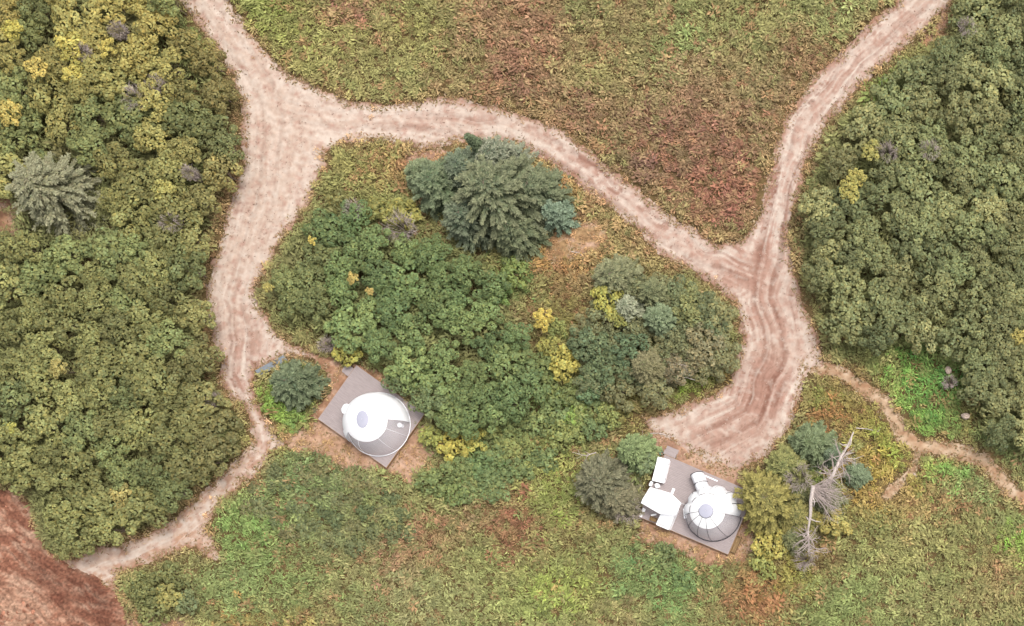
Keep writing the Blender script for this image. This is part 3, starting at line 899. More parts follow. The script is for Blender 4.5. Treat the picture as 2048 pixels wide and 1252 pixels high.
# ------------------------------------------------------------------ ground cover plants
MEADOW_N = [(500, -90), (1790, -90), (1790, 10), (1680, 110), (1590, 205), (1545, 320), (1515, 440), (1485, 480), (1430, 490), (1290, 395), (1110, 260), (1000, 222), (880, 200), (700, 210), (560, 150), (470, 20)]
BLOBS = [  # px, py, rx, ry, colour, strength
    (600, 100, 170, 110, (150, 150, 84), .8), (780, 160, 130, 70, (146, 140, 86), .6), (540, 20, 90, 60, (132, 142, 70), .7), (700, 15, 60, 30, (160, 118, 92), .8), (850, 60, 70, 60, (142, 142, 78), .6),
    (1040, 100, 110, 130, (148, 112, 84), .75), (1000, 30, 90, 50, (158, 128, 92), .6), (1060, 170, 60, 40, (140, 104, 80), .7), (1210, 150, 90, 60, (146, 142, 86), .75), (1350, 85, 34, 50, (132, 160, 88), .8),
    (1160, 225, 40, 35, (142, 106, 82), .7), (1400, 160, 120, 60, (154, 126, 92), .55), (1330, 290, 110, 80, (132, 96, 76), .7), (1440, 380, 90, 90, (144, 100, 78), .8), (1430, 260, 100, 60, (140, 104, 80), .6),
    (1500, 180, 70, 40, (136, 136, 84), .5), (1610, 110, 60, 55, (150, 106, 82), .7), (1690, 20, 90, 60, (138, 150, 88), .75), (1560, 30, 120, 60, (140, 138, 84), .5), (1270, 30, 80, 40, (152, 124, 88), .5),
    (1290, 340, 45, 40, (122, 92, 76), .6), (1560, 220, 40, 70, (150, 116, 88), .5),
    # the island
    (740, 330, 90, 60, (146, 138, 78), .8), (850, 330, 60, 40, (172, 136, 88), .7), (690, 370, 60, 40, (130, 130, 74), .7), (1110, 500, 70, 40, (188, 138, 78), .9), (1170, 470, 70, 40, (172, 146, 96), .8),
    (1100, 570, 50, 60, (142, 106, 72), .8), (1020, 560, 60, 50, (112, 134, 72), .8), (975, 550, 14, 10, (160, 92, 70), .8), (1120, 350, 30, 50, (186, 148, 86), .7), (1310, 510, 60, 40, (140, 128, 78), .7),
    (1140, 660, 60, 60, (128, 122, 64), .6), (560, 810, 60, 50, (122, 150, 64), .9), (620, 860, 50, 40, (132, 136, 72), .6), (560, 870, 40, 20, (150, 146, 80), .6),
    (1130, 830, 60, 50, (112, 146, 66), .8), (1230, 830, 70, 40, (120, 112, 58), .8), (1400, 770, 60, 30, (126, 150, 58), .9), (1060, 880, 80, 50, (130, 118, 72), .5), (960, 930, 60, 50, (104, 136, 70), .7), (1010, 840, 60, 40, (100, 122, 72), .8),
    # south
    (620, 960, 100, 60, (112, 132, 80), .7), (650, 1040, 130, 80, (118, 122, 76), .7), (500, 1060, 80, 70, (124, 148, 78), .7), (450, 1180, 100, 70, (132, 142, 86), .6), (790, 1125, 32, 30, (158, 112, 88), .9),
    (850, 1070, 40, 30, (168, 114, 88), .7), (900, 1100, 50, 40, (146, 122, 82), .6), (1030, 1040, 40, 60, (146, 98, 72), .8), (1045, 1085, 30, 40, (140, 96, 70), .8), (1090, 930, 50, 50, (152, 144, 78), .6),
    (1130, 980, 40, 60, (138, 150, 70), .7), (980, 1190, 140, 60, (146, 152, 84), .6), (1130, 1180, 60, 40, (152, 162, 76), .7), (1160, 1075, 50, 40, (140, 122, 74), .5), (840, 1200, 140, 60, (142, 140, 92), .6),
    (1350, 1200, 30, 50, (122, 148, 84), .8), (1300, 1140, 60, 50, (104, 130, 76), .7), (1530, 1185, 45, 50, (172, 108, 72), .95), (1500, 1210, 50, 40, (160, 112, 76), .7), (1580, 1130, 40, 30, (140, 132, 62), .7),
    (1640, 1110, 50, 30, (120, 80, 58), .85), (1600, 1140, 40, 30, (158, 150, 66), .7), (560, 1245, 90, 20, (160, 140, 76), .7), (470, 1245, 50, 16, (160, 128, 74), .7),
    (1650, 825, 40, 34, (176, 106, 72), .95), (1700, 800, 70, 50, (138, 120, 66), .7), (1640, 790, 40, 40, (124, 134, 66), .6), (1790, 870, 40, 60, (160, 164, 62), .85), (1760, 960, 70, 60, (172, 134, 72), .85),
    (1780, 930, 50, 70, (160, 144, 66), .7), (1740, 830, 50, 40, (148, 136, 70), .6), (1820, 790, 48, 95, (122, 162, 72), .9), (1880, 800, 60, 90, (96, 140, 66), .85), (1900, 930, 60, 30, (130, 164, 76), .85),
    (1860, 870, 40, 30, (118, 158, 70), .8), (1960, 960, 70, 60, (112, 138, 78), .6), (1900, 1015, 60, 30, (160, 114, 80), .7), (1820, 1010, 60, 40, (168, 142, 90), .6), (1640, 1000, 40, 60, (128, 152, 66), .8),
    (2010, 1140, 60, 60, (164, 124, 88), .6), (1850, 1120, 160, 80, (150, 144, 86), .6), (1750, 1190, 150, 60, (138, 146, 86), .6), (1950, 1210, 80, 40, (148, 134, 86), .5), (2040, 1080, 30, 30, (136, 170, 70), .7),
    (1940, 830, 40, 30, (152, 134, 76), .6), (1720, 700, 60, 30, (112, 122, 68), .7), (1780, 190, 60, 30, (126, 152, 66), .8), (1850, 110, 50, 40, (150, 140, 80), .6), (380, 60, 50, 70, (116, 138, 70), .8), (2000, 860, 60, 40, (108, 126, 72), .7),
    (470, 300, 30, 120, (150, 118, 82), .6), (440, 560, 22, 160, (158, 132, 92), .6),
]


def cover_colour(px, py):
    n = len(px)
    mot = np.random.default_rng(17).uniform(0.35, 1.35, n) * (0.55 + 0.9 * fbm(px / 9, py / 7, 51, 2))
    a, b, c3 = lin((142, 138, 84)), lin((120, 132, 74)), lin((152, 124, 88))
    t = fbm(px / 60, py / 60, 41, 4)
    c = mixc(np.tile(a, (n, 1)), np.tile(b, (n, 1)), (t - 0.45) * 3)
    c = mixc(c, np.tile(c3, (n, 1)), (0.45 - t) * 3)
    wx, wy = (fbm(px / 28, py / 28, 44, 3) - .5) * 60, (fbm(px / 28, py / 28, 48, 3) - .5) * 60
    for bx, by, rx, ry, k, w in BLOBS:
        e = np.exp(-(((px + wx - bx) / rx) ** 2 + ((py + wy - by) / ry) ** 2))
        c = mixc(c, np.tile(lin(k), (n, 1)), np.clip(1.15 * w * np.clip(e * 1.35, 0, 1) * mot, 0, 1))
    return c


def plants(px, py, size, cols, per, seed, up=0.55, aspect=0.5, lift=None, lay=0.6):
    """leafy herbs: each a tuft of pointed leaves that arch out from its foot"""
    q = np.random.default_rng(seed)
    n = len(px)
    x, y = (px - 1024) * S, (626 - py) * S
    k = per
    sz = np.repeat(size, k)
    pos_a = np.tile(np.arange(k) * 2.39996, n) + np.repeat(q.uniform(0, 6.28, n), k)
    rad = np.sqrt(q.uniform(0.0, 1, n * k)) * sz * 0.62
    flow = np.repeat((fbm(px / 45, py / 45, 83, 3) - .5) * 5.0 + np.where(q.random(n) < .5, 0, math.pi), k)   # the way the wind and snow laid it
    a = np.where(q.random(n * k) < lay, flow + q.normal(0, .45, n * k), pos_a + q.normal(0, .3, n * k))
    el = q.uniform(-0.45, up, n * k)
    d = unit(np.c_[np.cos(a) * np.cos(el), np.sin(a) * np.cos(el), np.sin(el)])
    top = (0 if lift is None else np.repeat(lift, k)) + sz * (1.05 - 0.55 * (rad / (sz * .62)) ** 2) * q.uniform(0.65, 1.15, n * k)
    base = np.c_[np.repeat(x, k) + np.cos(pos_a) * rad * 0.9, np.repeat(y, k) + np.sin(pos_a) * rad * 0.9, top]
    L = sz * q.uniform(0.32, 0.74, n * k)
    nr = unit(np.c_[-np.cos(a) * np.sin(el), -np.sin(a) * np.sin(el), np.cos(el)] + q.normal(0, .35, (n * k, 3)))
    br = np.repeat(q.uniform(0.70, 1.26, n), k) * q.uniform(0.72, 1.28, n * k)
    C = np.repeat(cols, k, 0) * br[:, None]
    return diamonds(base, d, nr, L, L * q.uniform(aspect * .8, aspect * 1.3, n * k), C, 0.15)


step = 0.34 / S
gx, gy = np.meshgrid(np.arange(-190, 2240, step), np.arange(-190, 1440, step))
gx = (gx + rng.uniform(-.5, .5, gx.shape) * step).ravel()
gy = (gy + rng.uniform(-.5, .5, gy.shape) * step).ravel()
d_tr = ragged(sdf(TRACK, gx, gy), gx, gy, 11, 3)
d_fp = ragged(trail_sdf(gx, gy), gx, gy, 8, 7)
d_so = soil_fn(gx, gy)
inL, inR, inC = sdf(THICK_L, gx, gy), sdf(THICK_R, gx, gy), sdf(THICK_C, gx, gy)
DECK1 = [(636, 838), (713, 731), (849, 828), (772, 935)]
DECK2 = [(1277, 1033), (1329, 910), (1507, 986), (1455, 1109)]
d_dk = np.minimum(sdf(DECK1, gx + 6, gy + 2), sdf(DECK2, gx + 3, gy + 1))
thick = np.minimum(np.minimum(inL, inR), inC)
ok = ((d_tr > 0) | ((d_tr > -26) & (rng.random(gx.shape) < 0.10 * (fbm(gx / 26, gy / 26, 93, 2) > .48)))) & ((d_fp > 1) | ((d_fp > -8) & (rng.random(gx.shape) < 0.06))) & (d_dk > 7)
ok &= (d_so > 0) | (rng.random(gx.shape) < np.where((gx > 270) & (gy < 540), 0.6, 0.42)) & ((gx > 260) | (gy < 980))
out = (gx < -60) | (gx > 2110) | (gy < -60) | (gy > 1310)
ok &= ~out | (rng.random(gx.shape) < .5)
ok &= (thick > -25) | (rng.random(gx.shape) < 0.5)
near = np.minimum(d_tr, np.minimum(d_fp, np.where((gx < 262) & (gy > 975), d_so, 99)))
ok &= (near > 14) | (rng.random(gx.shape) < 0.25 + 0.05 * np.clip(near, 0, 15))
px, py, near, thick, inL, inR, inC = (v[ok] for v in (gx, gy, near, thick, inL, inR, inC))
mixj = rng.normal(0, 17, (2, len(px)))                 # neighbouring kinds grow through one another
col = cover_colour(px + mixj[0], py + mixj[1]) * np.where(((py > 880) & (px > 400))[:, None], [0.86, 0.89, 0.99], [0.92, 0.89, 1.02])
dry = (rng.random(len(px)) < np.where((py < 480) & (px > 640) & (px < 1760), 0.20, 0.08)) & (fbm(px / 40, py / 40, 90, 2) > 0.45)
col[dry] = col[dry] * 0.45 + 0.55 * lin((150, 104, 80))
edge = np.maximum(np.exp(-np.clip(near, 0, 99) / 8), np.where(d_so[ok] < 0, 0.9, 0))
col = mixc(col, np.tile(lin((176, 138, 102)), (len(px), 1)), edge * 0.8)
col = np.where((near < 1)[:, None], lin((200, 164, 126)) * rng.uniform(.7, 1.05, (len(px), 1)), col)
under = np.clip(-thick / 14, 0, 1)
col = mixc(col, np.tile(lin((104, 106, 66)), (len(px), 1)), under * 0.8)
col = col * GV * rng.uniform(0.9, 1.1, (len(px), 1))
hv = np.clip(0.5 + 2.0 * (fbm(px / 11, py / 8, 71, 3) - 0.5), 0, 1)
size = (0.17 + 0.52 * hv) * (1 - 0.45 * edge) * rng.uniform(0.62, 1.35, len(px)) * np.where(under > .5, 1.5, 1)
lift = np.where(thick < -6, rng.uniform(0.1, 1.2, len(px)), 0.0)          # saplings under the scrub trees
north = sdf(MEADOW_N, px, py) < 6
isle = ~north & (px > 500) & (px < 1500) & (py < 860) & (py > 260) & (inC > -1e9)
wood_ = (np.minimum(inL, inR) < 14) & ~north
sets = [("meadow_plants", north, "brown and green meadow herbs between the two upper tracks", "meadow"),
        ("undergrowth", isle & ~wood_, "green and rusty undergrowth around the central thicket", "undergrowth"),
        ("forest_undergrowth", wood_, "olive undergrowth beneath the left and right thickets", "undergrowth"),
        ("grassy_herbs", ~north & ~isle & ~wood_, "mixed green, yellow and rust herbs around both tents", "ground cover")]
for i, (nm, m, lab, cat) in enumerate(sets):
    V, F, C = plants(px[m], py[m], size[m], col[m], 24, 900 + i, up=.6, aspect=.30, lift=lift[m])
    o = put(nm, np_mesh(nm, V, F, C), M_herb)
    tag(o, lab, cat, kind="stuff")

# dry straw over the bare patches and scraps strewn on the tracks
q_ = np.random.default_rng(31)
n = 60000
gx, gy = q_.uniform(-60, 2110, n), q_.uniform(-60, 1310, n)
dT, dF, dS = sdf(TRACK, gx, gy), trail_sdf(gx, gy), soil_fn(gx, gy)
dug = (gx < 262) & (gy > 975)
dK = np.minimum(sdf(DECK1, gx + 6, gy + 2), sdf(DECK2, gx + 3, gy + 1))
clump = fbm(gx / 16, gy / 16, 61, 3)
on_soil = (dS < 6) & ~dug & (clump > 0.42)
margin = (np.abs(dT + 2) < 9) | (np.abs(dF) < 7)
strewn = (dT < -8) & (clump > 0.5) & (q_.random(n) < 0.5)
for nm, m, lo_, hi_, pal, lab in (
        ("dry_grass", (on_soil | margin) & (dK > 7), .16, .34, ((206, 172, 130), (184, 140, 100), (222, 196, 160), (150, 134, 84)), "straw coloured dry grass on bare patches and track margins"),
        ("wood_scraps", strewn, .07, .2, ((236, 216, 198), (176, 138, 118), (214, 180, 158), (150, 116, 98)), "small chips and scraps strewn over the tracks")):
    kx, ky = gx[m], gy[m]
    per = 5 if nm == "dry_grass" else 2
    kx = np.repeat(kx, per) + q_.normal(0, 3.2, len(kx) * per)
    ky = np.repeat(ky, per) + q_.normal(0, 3.2, len(ky) * per)
    k = len(kx)
    a = q_.uniform(0, 6.28, k)
    el = q_.uniform(-.05, .5 if nm == "dry_grass" else .15, k)
    dv = unit(np.c_[np.cos(a) * np.cos(el), np.sin(a) * np.cos(el), np.sin(el)])
    nv_ = unit(np.c_[np.zeros((k, 2)), np.ones(k)] + q_.normal(0, .3, (k, 3)))
    Lh = q_.uniform(lo_, hi_, k)
    cc = lin(np.array(pal)[q_.integers(0, 4, k)], GP * 1.1) * q_.uniform(.85, 1.12, (k, 1))
    bz = np.c_[(kx - 1024) * S, (626 - ky) * S, q_.uniform(.06, .12, k)]
    V, F, C = diamonds(bz, dv, nv_, Lh, Lh * q_.uniform(.2, .45, k), cc, 0.04)
    tag(put(nm, np_mesh(nm, V, F, C), M_herb), lab, "dry grass" if per == 5 else "scraps", kind="stuff")

# ------------------------------------------------------------------ decks
def local(px, py, z, ox, oy, rz):
    """pixel -> coordinates in a thing's own frame"""
    x, y, _ = at(px, py, z)
    dx, dy = x - ox, y - oy
    c, s = math.cos(-rz), math.sin(-rz)
    return dx * c - dy * s, dx * s + dy * c


def deck(corner, along, length, depth, z, label, name="wooden_deck"):
    """deck from its western corner; along = pixel direction of the long side"""
    x, y, _ = at(*corner, z)
    rz = math.atan2(-along[1], along[0])
    root = thing(name, label, "deck", (x, y, 0), rz)
    b = MB()
    w = 0.14
    n = int(depth / w)
    for i in range(n):
        y0 = i * depth / n
        b.box(0.0, y0 + .004, z - .03, length, y0 + depth / n - .006, z + random.uniform(-.002, .002))
    b.build("deck_boards", M_deck, root)
    f = MB()
    f.box(.005, -.03, z - .24, length - .005, -.001, z - .012)
    f.box(.005, depth + .001, z - .24, length - .005, depth + .03, z - .012)
    f.box(-.03, -.03, z - .24, -.001, depth + .03, z - .012)
    f.box(length + .001, -.03, z - .24, length + .03, depth + .03, z - .012)
    f.build("rim_board", M_deckside, root)
    for i in range(4):
        for j in range(3):
            p = MB()
            cx_, cy_ = .2 + (length - .4) * i / 3, .2 + (depth - .4) * j / 2
            p.box(cx_ - .07, cy_ - .07, 0, cx_ + .07, cy_ + .07, z - .035)
            p.build("post", M_wood, root)
    return root, x, y, rz


Z1 = 0.62
deck1, x1, y1, rz1 = deck((636, 838), (136, 97), 7.66, 6.05, Z1, "grey plank deck carrying the left white dome tent")
# landing step on the upper side of the left deck
st = MB()
lx, ly = local(703, 741, Z1 * .6, x1, y1, rz1)
for k in range(2):
    st.box(-1.05 + .5 * k + .02 - .0, ly - .62, .02, -1.05 + .5 * (k + 1) - .01, ly + .28, .20 + .2 * k)
st.build("step", M_deck, deck1)
Z2 = 0.62
deck2, x2, y2, rz2 = deck((1277, 1033), (0.92, 0.39), 8.9, 6.15, Z2, "grey plank deck carrying the right tent and white furniture")
st = MB()
lx, ly = local(1343, 904, .3, x2, y2, rz2)
for k in range(2):
    st.box(lx - .62, 6.15 + .045 + .42 * (1 - k), .02, lx + .55, 6.15 + .035 + .42 * (2 - k), .2 + .2 * k)
st.build("step", M_deck, deck2)
rail = MB()
ax, ay = local(1462, 1094, .4, x2, y2, rz2)
rail.box(8.94, .35, .03, 8.99, 1.95, .52)
rail.box(9.33, .35, .03, 9.38, 1.95, .52)
rail.box(8.99, .35, .03, 9.33, .40, .52)
rail.box(8.99, 1.90, .03, 9.33, 1.95, .52)
rail.box(8.99, .40, .03, 9.33, 1.90, .24)
rail.build("side_step", M_wood, deck2)
# pale trim board lying along the far edge of the right deck
tb = MB()
tb.box(4.1, 5.75, Z2 + .003, 5.4, 5.87, Z2 + .04)
tb.build("edge_board", M_paleseam, deck2)

# ------------------------------------------------------------------ dome tents
def dome_pt(R, Hh, th, ph, k=1.0):
    """th from the crown (0) to the base (90), degrees; ph world angle"""
    t, p = math.radians(th), math.radians(ph)
    r = R * math.sin(t) ** 0.92 if t > 0 else 0
    return (r * k * math.cos(p), r * k * math.sin(p), Hh * math.cos(t) ** 0.95 * k if th < 89.9 else 0.0)


def patch(R, Hh, t0, t1, p0, p1, nt, npn, k=1.0, scallop=0.0, seams=12):
    m = MB()
    vs, fs = [], []
    for i in range(nt + 1):
        th = t0 + (t1 - t0) * i / nt
        for j in range(npn + 1):
            ph = p0 + (p1 - p0) * j / npn
            kk = k
            if scallop:
                kk = k * (1 - scallop * abs(math.cos(math.radians((ph - p0) * 180 / (360 / seams)))) ** 6 * math.sin(math.radians(th)))
            vs.append(dome_pt(R, Hh, th, ph, kk))
    for i in range(nt):
        for j in range(npn):
            a = i * (npn + 1) + j
            fs.append((a, a + npn + 1, a + npn + 2, a + 1))
    m.add(vs, fs)
    return m


def arc(R, Hh, ph, t0, t1, n, k):
    return [dome_pt(R, Hh, t0 + (t1 - t0) * i / n, ph, k) for i in range(n + 1)]


def hoop(R, Hh, th, p0, p1, n, k):
    return [dome_pt(R, Hh, th, p0 + (p1 - p0) * i / n, k) for i in range(n + 1)]


# left tent: cover open to the lower right, clear film there
R1, H1 = 2.88, 3.15
cx1, cy1, _ = at(758, 849, Z1)
t1 = thing("dome_tent", "white dome tent with wide clear window, on the left deck", "tent", (cx1, cy1, Z1))
cap = patch(R1, H1, 0.5, 40, 0, 360, 10, 72); cap.build("cover", M_fabric, t1, smooth=True)
patch(R1, H1, 40, 88, 4, 212, 16, 60).build("side_cover", M_fabric, t1, smooth=True)
win = patch(R1, H1, 40, 88, -148, 4, 14, 44, 0.998).build("clear_window", M_clear, t1, smooth=True)
for ph in (-22, -56, -112):
    s_ = MB(); s_.tube(arc(R1, H1, ph, 40, 89, 12, 1.0), 0.011, 5); s_.build("seam", M_paleseam, win)
h_ = MB(); h_.tube(hoop(R1, H1, 88.5, 0, 360, 96, 1.012), 0.032, 6, False); h_.build("base_ring", M_paleseam, t1)
h_ = MB(); h_.tube([dome_pt(R1, H1, 37 + 51 * i / 10, 4, 1.006) for i in range(11)], 0.035, 6); h_.build("cover_hem", M_fabric, t1)
h_ = MB(); h_.tube([dome_pt(R1, H1, 37 + 51 * i / 10, -148, 1.006) for i in range(11)], 0.035, 6); h_.build("cover_hem", M_fabric, t1)
v_ = patch(R1, H1, 0.5, 12, 0, 360, 4, 40, 1.012); v_.build("roof_vent", M_vent, t1, smooth=True).scale = (0.78, 1.12, 1)
# hooded doorway bump on the western side
v_ = MB()
for i in range(1):
    ring = []
v_.bevel_box(0, 0, 0, .95, .95, 2.0, .34, 0, 6, .05)
door = v_.build("door_hood", M_fabric, t1, (R1 * .82 * math.cos(math.radians(152)), R1 * .82 * math.sin(math.radians(152)), 0), True)
door.rotation_euler = (0, 0, math.radians(152))
v_ = MB(); v_.tube([(0, 0, 0), (0, 0, 2.0)], .05, 8); v_.lathe([(0.0, 2.02), (.17, 2.02), (.2, 2.1), (.14, 2.2), (.0, 2.24)], 16)
xx, yy, _ = at(688, 823, Z1 + 2.1)
tag(put("outdoor_lamp", v_.build("outdoor_lamp", M_plastic).data, None, None, (xx, yy, Z1)), "small round white lamp on a post beside the left tent", "lamp")
bpy.data.objects.remove([o for o in bpy.data.objects if o.name.startswith("outdoor_lamp") and "label" not in o.keys()][0])
# small white round table seen through the film
v_ = MB()
v_.lathe([(0, 0), (.16, 0), (.16, .03), (.03, .05), (.03, .5), (.2, .52), (.22, .55), (.2, .58), (0, .58)], 20)
xx, yy, _ = at(799, 850, Z1 + .55)
tag(v_.build("side_table", M_plastic, None, (xx, yy, Z1), True), "small round white table behind the left tent's clear window", "table")
# wrinkled loose flap hanging at the left end of the window
v_ = patch(R1, H1, 45, 86, -160, -146, 8, 4, 1.03); v_.build("rolled_flap", M_fabric, t1, smooth=True)

# right tent: clear half towards the bottom with dark ribs
R2, H2_ = 2.52, 2.95
cx2, cy2, _ = at(1427, 1027, Z2)
t2 = thing("dome_tent", "white dome tent with dark ribs and arched porch, on the right deck", "tent", (cx2, cy2, Z2))
patch(R2, H2_, 0.5, 37, 0, 360, 10, 72).build("cover", M_fabric, t2, smooth=True)
patch(R2, H2_, 37, 86, -8, 186, 16, 96, 1.03, 0.07, 11).build("side_cover", M_fabric, t2, smooth=True)
win = patch(R2, H2_, 37, 89, -174, -8, 14, 44, 0.998).build("clear_window", M_clear, t2, smooth=True)
for i, ph in enumerate((-174, -148, -120, -92, -58, -8)):
    s_ = MB(); s_.tube(arc(R2, H2_, ph, 14, 89.5, 16, 1.006), 0.017, 6); s_.build("rib", M_rib, t2)
for i, ph in enumerate((20, 48, 76, 104, 132, 160)):
    s_ = MB(); s_.tube(arc(R2, H2_, ph, 58, 89.5, 10, 1.02), 0.035, 6); s_.build("rib", M_rib, t2)
h_ = MB(); h_.tube(hoop(R2, H2_, 89.0, -174, -8, 60, 1.01), 0.04, 6, False); h_.build("base_ring", M_rib, t2)
v_ = patch(R2, H2_, 0.5, 12.5, 0, 360, 4, 40, 1.02); v_.build("roof_vent", M_vent, t2, smooth=True)
h_ = MB(); h_.tube(hoop(R2, H2_, 13, -200, 20, 40, 1.02), 0.02, 6, False); h_.build("vent_rim", M_rib, t2)
# arched porch with two dark hoops
v_ = MB()
n_ = 14
pts = []
for L_i in (0.0, 0.55, 1.1, 1.65):
    for j in range(n_ + 1):
        a = math.pi * j / n_
        pts.append((L_i, .56 * math.cos(a), 1.45 * math.sin(a) ** .8 + .02))
fs = [(k * (n_ + 1) + j, k * (n_ + 1) + j + 1, (k + 1) * (n_ + 1) + j + 1, (k + 1) * (n_ + 1) + j) for k in range(3) for j in range(n_)]
v_.add(pts, fs)
pa = math.radians(112)
porch = v_.build("porch", M_paleseam, t2, (R2 * .86 * math.cos(pa), R2 * .86 * math.sin(pa), 0), True)
porch.rotation_euler = (0, 0, pa)
for L_i in (.75, 1.66):
    s_ = MB(); s_.tube([(L_i, .585 * math.cos(math.pi * j / 16), 1.49 * math.sin(math.pi * j / 16) ** .8 + .02) for j in range(17)], .035, 6)
    s_.build("porch_hoop", M_rib, porch)

# ------------------------------------------------------------------ white furniture on the right deck
def quad_px(m, P, z0, z1, r=0.0):
    """upright block over an outline given in pixels at its top height"""
    n = len(P)
    vs = [at(x, y, z1)[:2] + (z0,) for x, y in P] + [at(x, y, z1)[:2] + (z1,) for x, y in P]
    fs = [tuple(range(n))[::-1], tuple(range(n, 2 * n))] + [(i, (i + 1) % n, n + (i + 1) % n, n + i) for i in range(n)]
    m.add(vs, fs)


def centre_block(name, label, cat, p, lx, ly, h, ang, r, material, z=None, dome=.02):
    m = MB()
    z = Z2 + .003 if z is None else z
    m.bevel_box(0, 0, 0, lx, ly, h, r, 0, 5, dome)
    x, y, _ = at(p[0], p[1], z + h)
    o = m.build(name, material, None, (x, y, z), False)
    o.rotation_euler = (0, 0, math.radians(ang))
    return tag(o, label, cat)


A = thing("storage_chest", "long white chest at the upper left end of the right deck", "chest", (*at(1321, 940, Z2 + .7)[:2], Z2 + .003), math.radians(-104))
m_ = MB(); m_.bevel_box(0, 0, 0, 2.15, 1.02, .55, .1, 0, 4); m_.build("body", M_plastic, A)
m_ = MB(); m_.bevel_box(0, 0, .552, 2.24, 1.1, .14, .05, 0, 4, .03); m_.build("lid", M_plastic, A)
for sx in (-.7, .7):
    m_ = MB(); m_.box(sx - .08, .556, .50, sx + .08, .575, .58); m_.build("latch", M_rib, A)
# awning on four poles
P_aw = [(1300, 974), (1341, 986), (1362, 1006), (1352, 1030), (1318, 1027), (1282, 1006), (1285, 998)]
ZA = Z2 + 1.9
base = at(1320, 1002, ZA)
aw = thing("awning", "wide white fabric awning on poles over the right deck's left end", "awning", (base[0], base[1], Z2))
V = [(at(x, y, ZA)[0] - base[0], at(x, y, ZA)[1] - base[1], 1.9) for x, y in P_aw]
m_ = MB()
ctr = (sum(v[0] for v in V) / 7, sum(v[1] for v in V) / 7, 2.12)
lo = [(v[0], v[1], v[2] - .16) for v in V]
m_.add(V + [ctr] + lo, [(i, 7, (i + 1) % 7) [::-1] for i in range(7)] + [(i, (i + 1) % 7, 8 + (i + 1) % 7, 8 + i)[::-1] for i in range(7)])
m_.build("awning_cloth", M_fabric, aw)
for i in (0, 2, 4, 5):
    m_ = MB(); m_.tube([(V[i][0] * .93, V[i][1] * .93, 0.003), (V[i][0] * .93, V[i][1] * .93, 1.88)], .03, 8); m_.build("pole", M_plastic, aw)
# white cabinet with a dark handle slot
Cb = thing("cabinet", "white cabinet with dark slot on its top, at the right deck's lower edge", "cabinet", (*at(1332, 1034, Z2 + .95)[:2], Z2 + .003), math.radians(-113))
m_ = MB(); m_.bevel_box(0, 0, 0, 2.05, 1.25, .9, .12, 0, 5, .01); m_.build("body", M_plastic, Cb)
m_ = MB(); m_.box(.78, -.34, .905, .84, .36, .925); m_.build("handle_slot", M_dark, Cb)
centre_block("stool", "white round cornered stool nearest the long white chest", "stool", (1313, 971), .42, .46, .45, 20, .16, M_plastic)
centre_block("stool", "narrow white stool at the deck edge below the long white chest", "stool", (1301, 967), .26, .5, .42, -25, .1, M_plastic)


def plank(label, a, b, w, t, z, material=M_plastic, name="white_plank"):
    p, q = at(*a, z), at(*b, z)
    ln = math.hypot(q[0] - p[0], q[1] - p[1])
    m = MB(); m.bevel_box(0, 0, 0, ln, w, t, min(.04, t * .4), 0, 3)
    o = m.build(name, material, None, ((p[0] + q[0]) / 2, (p[1] + q[1]) / 2, z))
    o.rotation_euler = (0, 0, math.atan2(q[1] - p[1], q[0] - p[0]))
    return tag(o, label, "plank")


plank("pale narrow plank on the deck right of the awning", (1348, 977), (1341, 994), .24, .06, Z2 + .003, M_paleseam)
plank("white plank on the deck just left of the right tent", (1369, 1017), (1371, 1037), .26, .08, Z2 + .003)
plank("white plank at the deck's left corner below the awning", (1289, 1017), (1281, 1034), .28, .10, Z2 + .003)
plank("short white plank between the cabinet and the deck's left corner", (1302, 1031), (1313, 1029), .16, .08, Z2 + .003)
cr = thing("wooden_crate", "cream wooden crate at the lower edge of the right deck", "crate", (*at(1306, 1038, Z2 + .3)[:2], Z2 + .003), math.radians(-20))
m_ = MB()
for k in range(3):
    z0 = .02 + k * .11
    m_.box(-.3, -.2, z0, .3, -.18, z0 + .09); m_.box(-.3, .18, z0, .3, .2, z0 + .09)
    m_.box(-.3, -.178, z0, -.28, .178, z0 + .09); m_.box(.28, -.178, z0, .3, .178, z0 + .09)
m_.build("side_slats", M_wood, cr)
m_ = MB(); m_.box(-.278, -.178, .02, .278, .178, .05); m_.build("bottom", M_wood, cr)
bk = thing("bucket", "pale green bucket beside the right deck's steps", "bucket", at(1323, 906, .4)[:2] + (0.004,))
m_ = MB(); m_.lathe([(.0, .02), (.15, .02), (.19, .42), (.2, .44), (.18, .44), (.145, .06), (0, .06)], 18); m_.build("body", M_green, bk, smooth=True)
m_ = MB(); m_.tube([(.19 * math.cos(t * math.pi / 8), 0.02, .42 + .16 * math.sin(t * math.pi / 8)) for t in range(9)], .01, 5); m_.build("handle", M_metal, bk)

# long metal sheet by the round spruce
p, q_ = at(515, 747, .25), at(572, 716, .25)
sh = MB()
ln = math.hypot(q_[0] - p[0], q_[1] - p[1])
nn = 14
vs = []
for k in range(nn + 1):
    yy = -.3 + .6 * k / nn
    zz = .02 * (k % 2)
    vs += [(-ln / 2, yy, zz), (ln / 2, yy, zz), (-ln / 2, yy, zz - .012), (ln / 2, yy, zz - .012)]
fs = []
for k in range(nn):
    a, b = 4 * k, 4 * (k + 1)
    fs += [(a, a + 1, b + 1, b), (a + 2, b + 2, b + 3, a + 3)]
sh.add(vs, fs)
so = sh.build("metal_sheet", M_metal, None, ((p[0] + q_[0]) / 2, (p[1] + q_[1]) / 2, .3))
so.rotation_euler = (math.radians(22), 0, math.atan2(q_[1] - p[1], q_[0] - p[0]))
tag(so, "long grey metal sheet on edge between track and round dark spruce", "sheet")

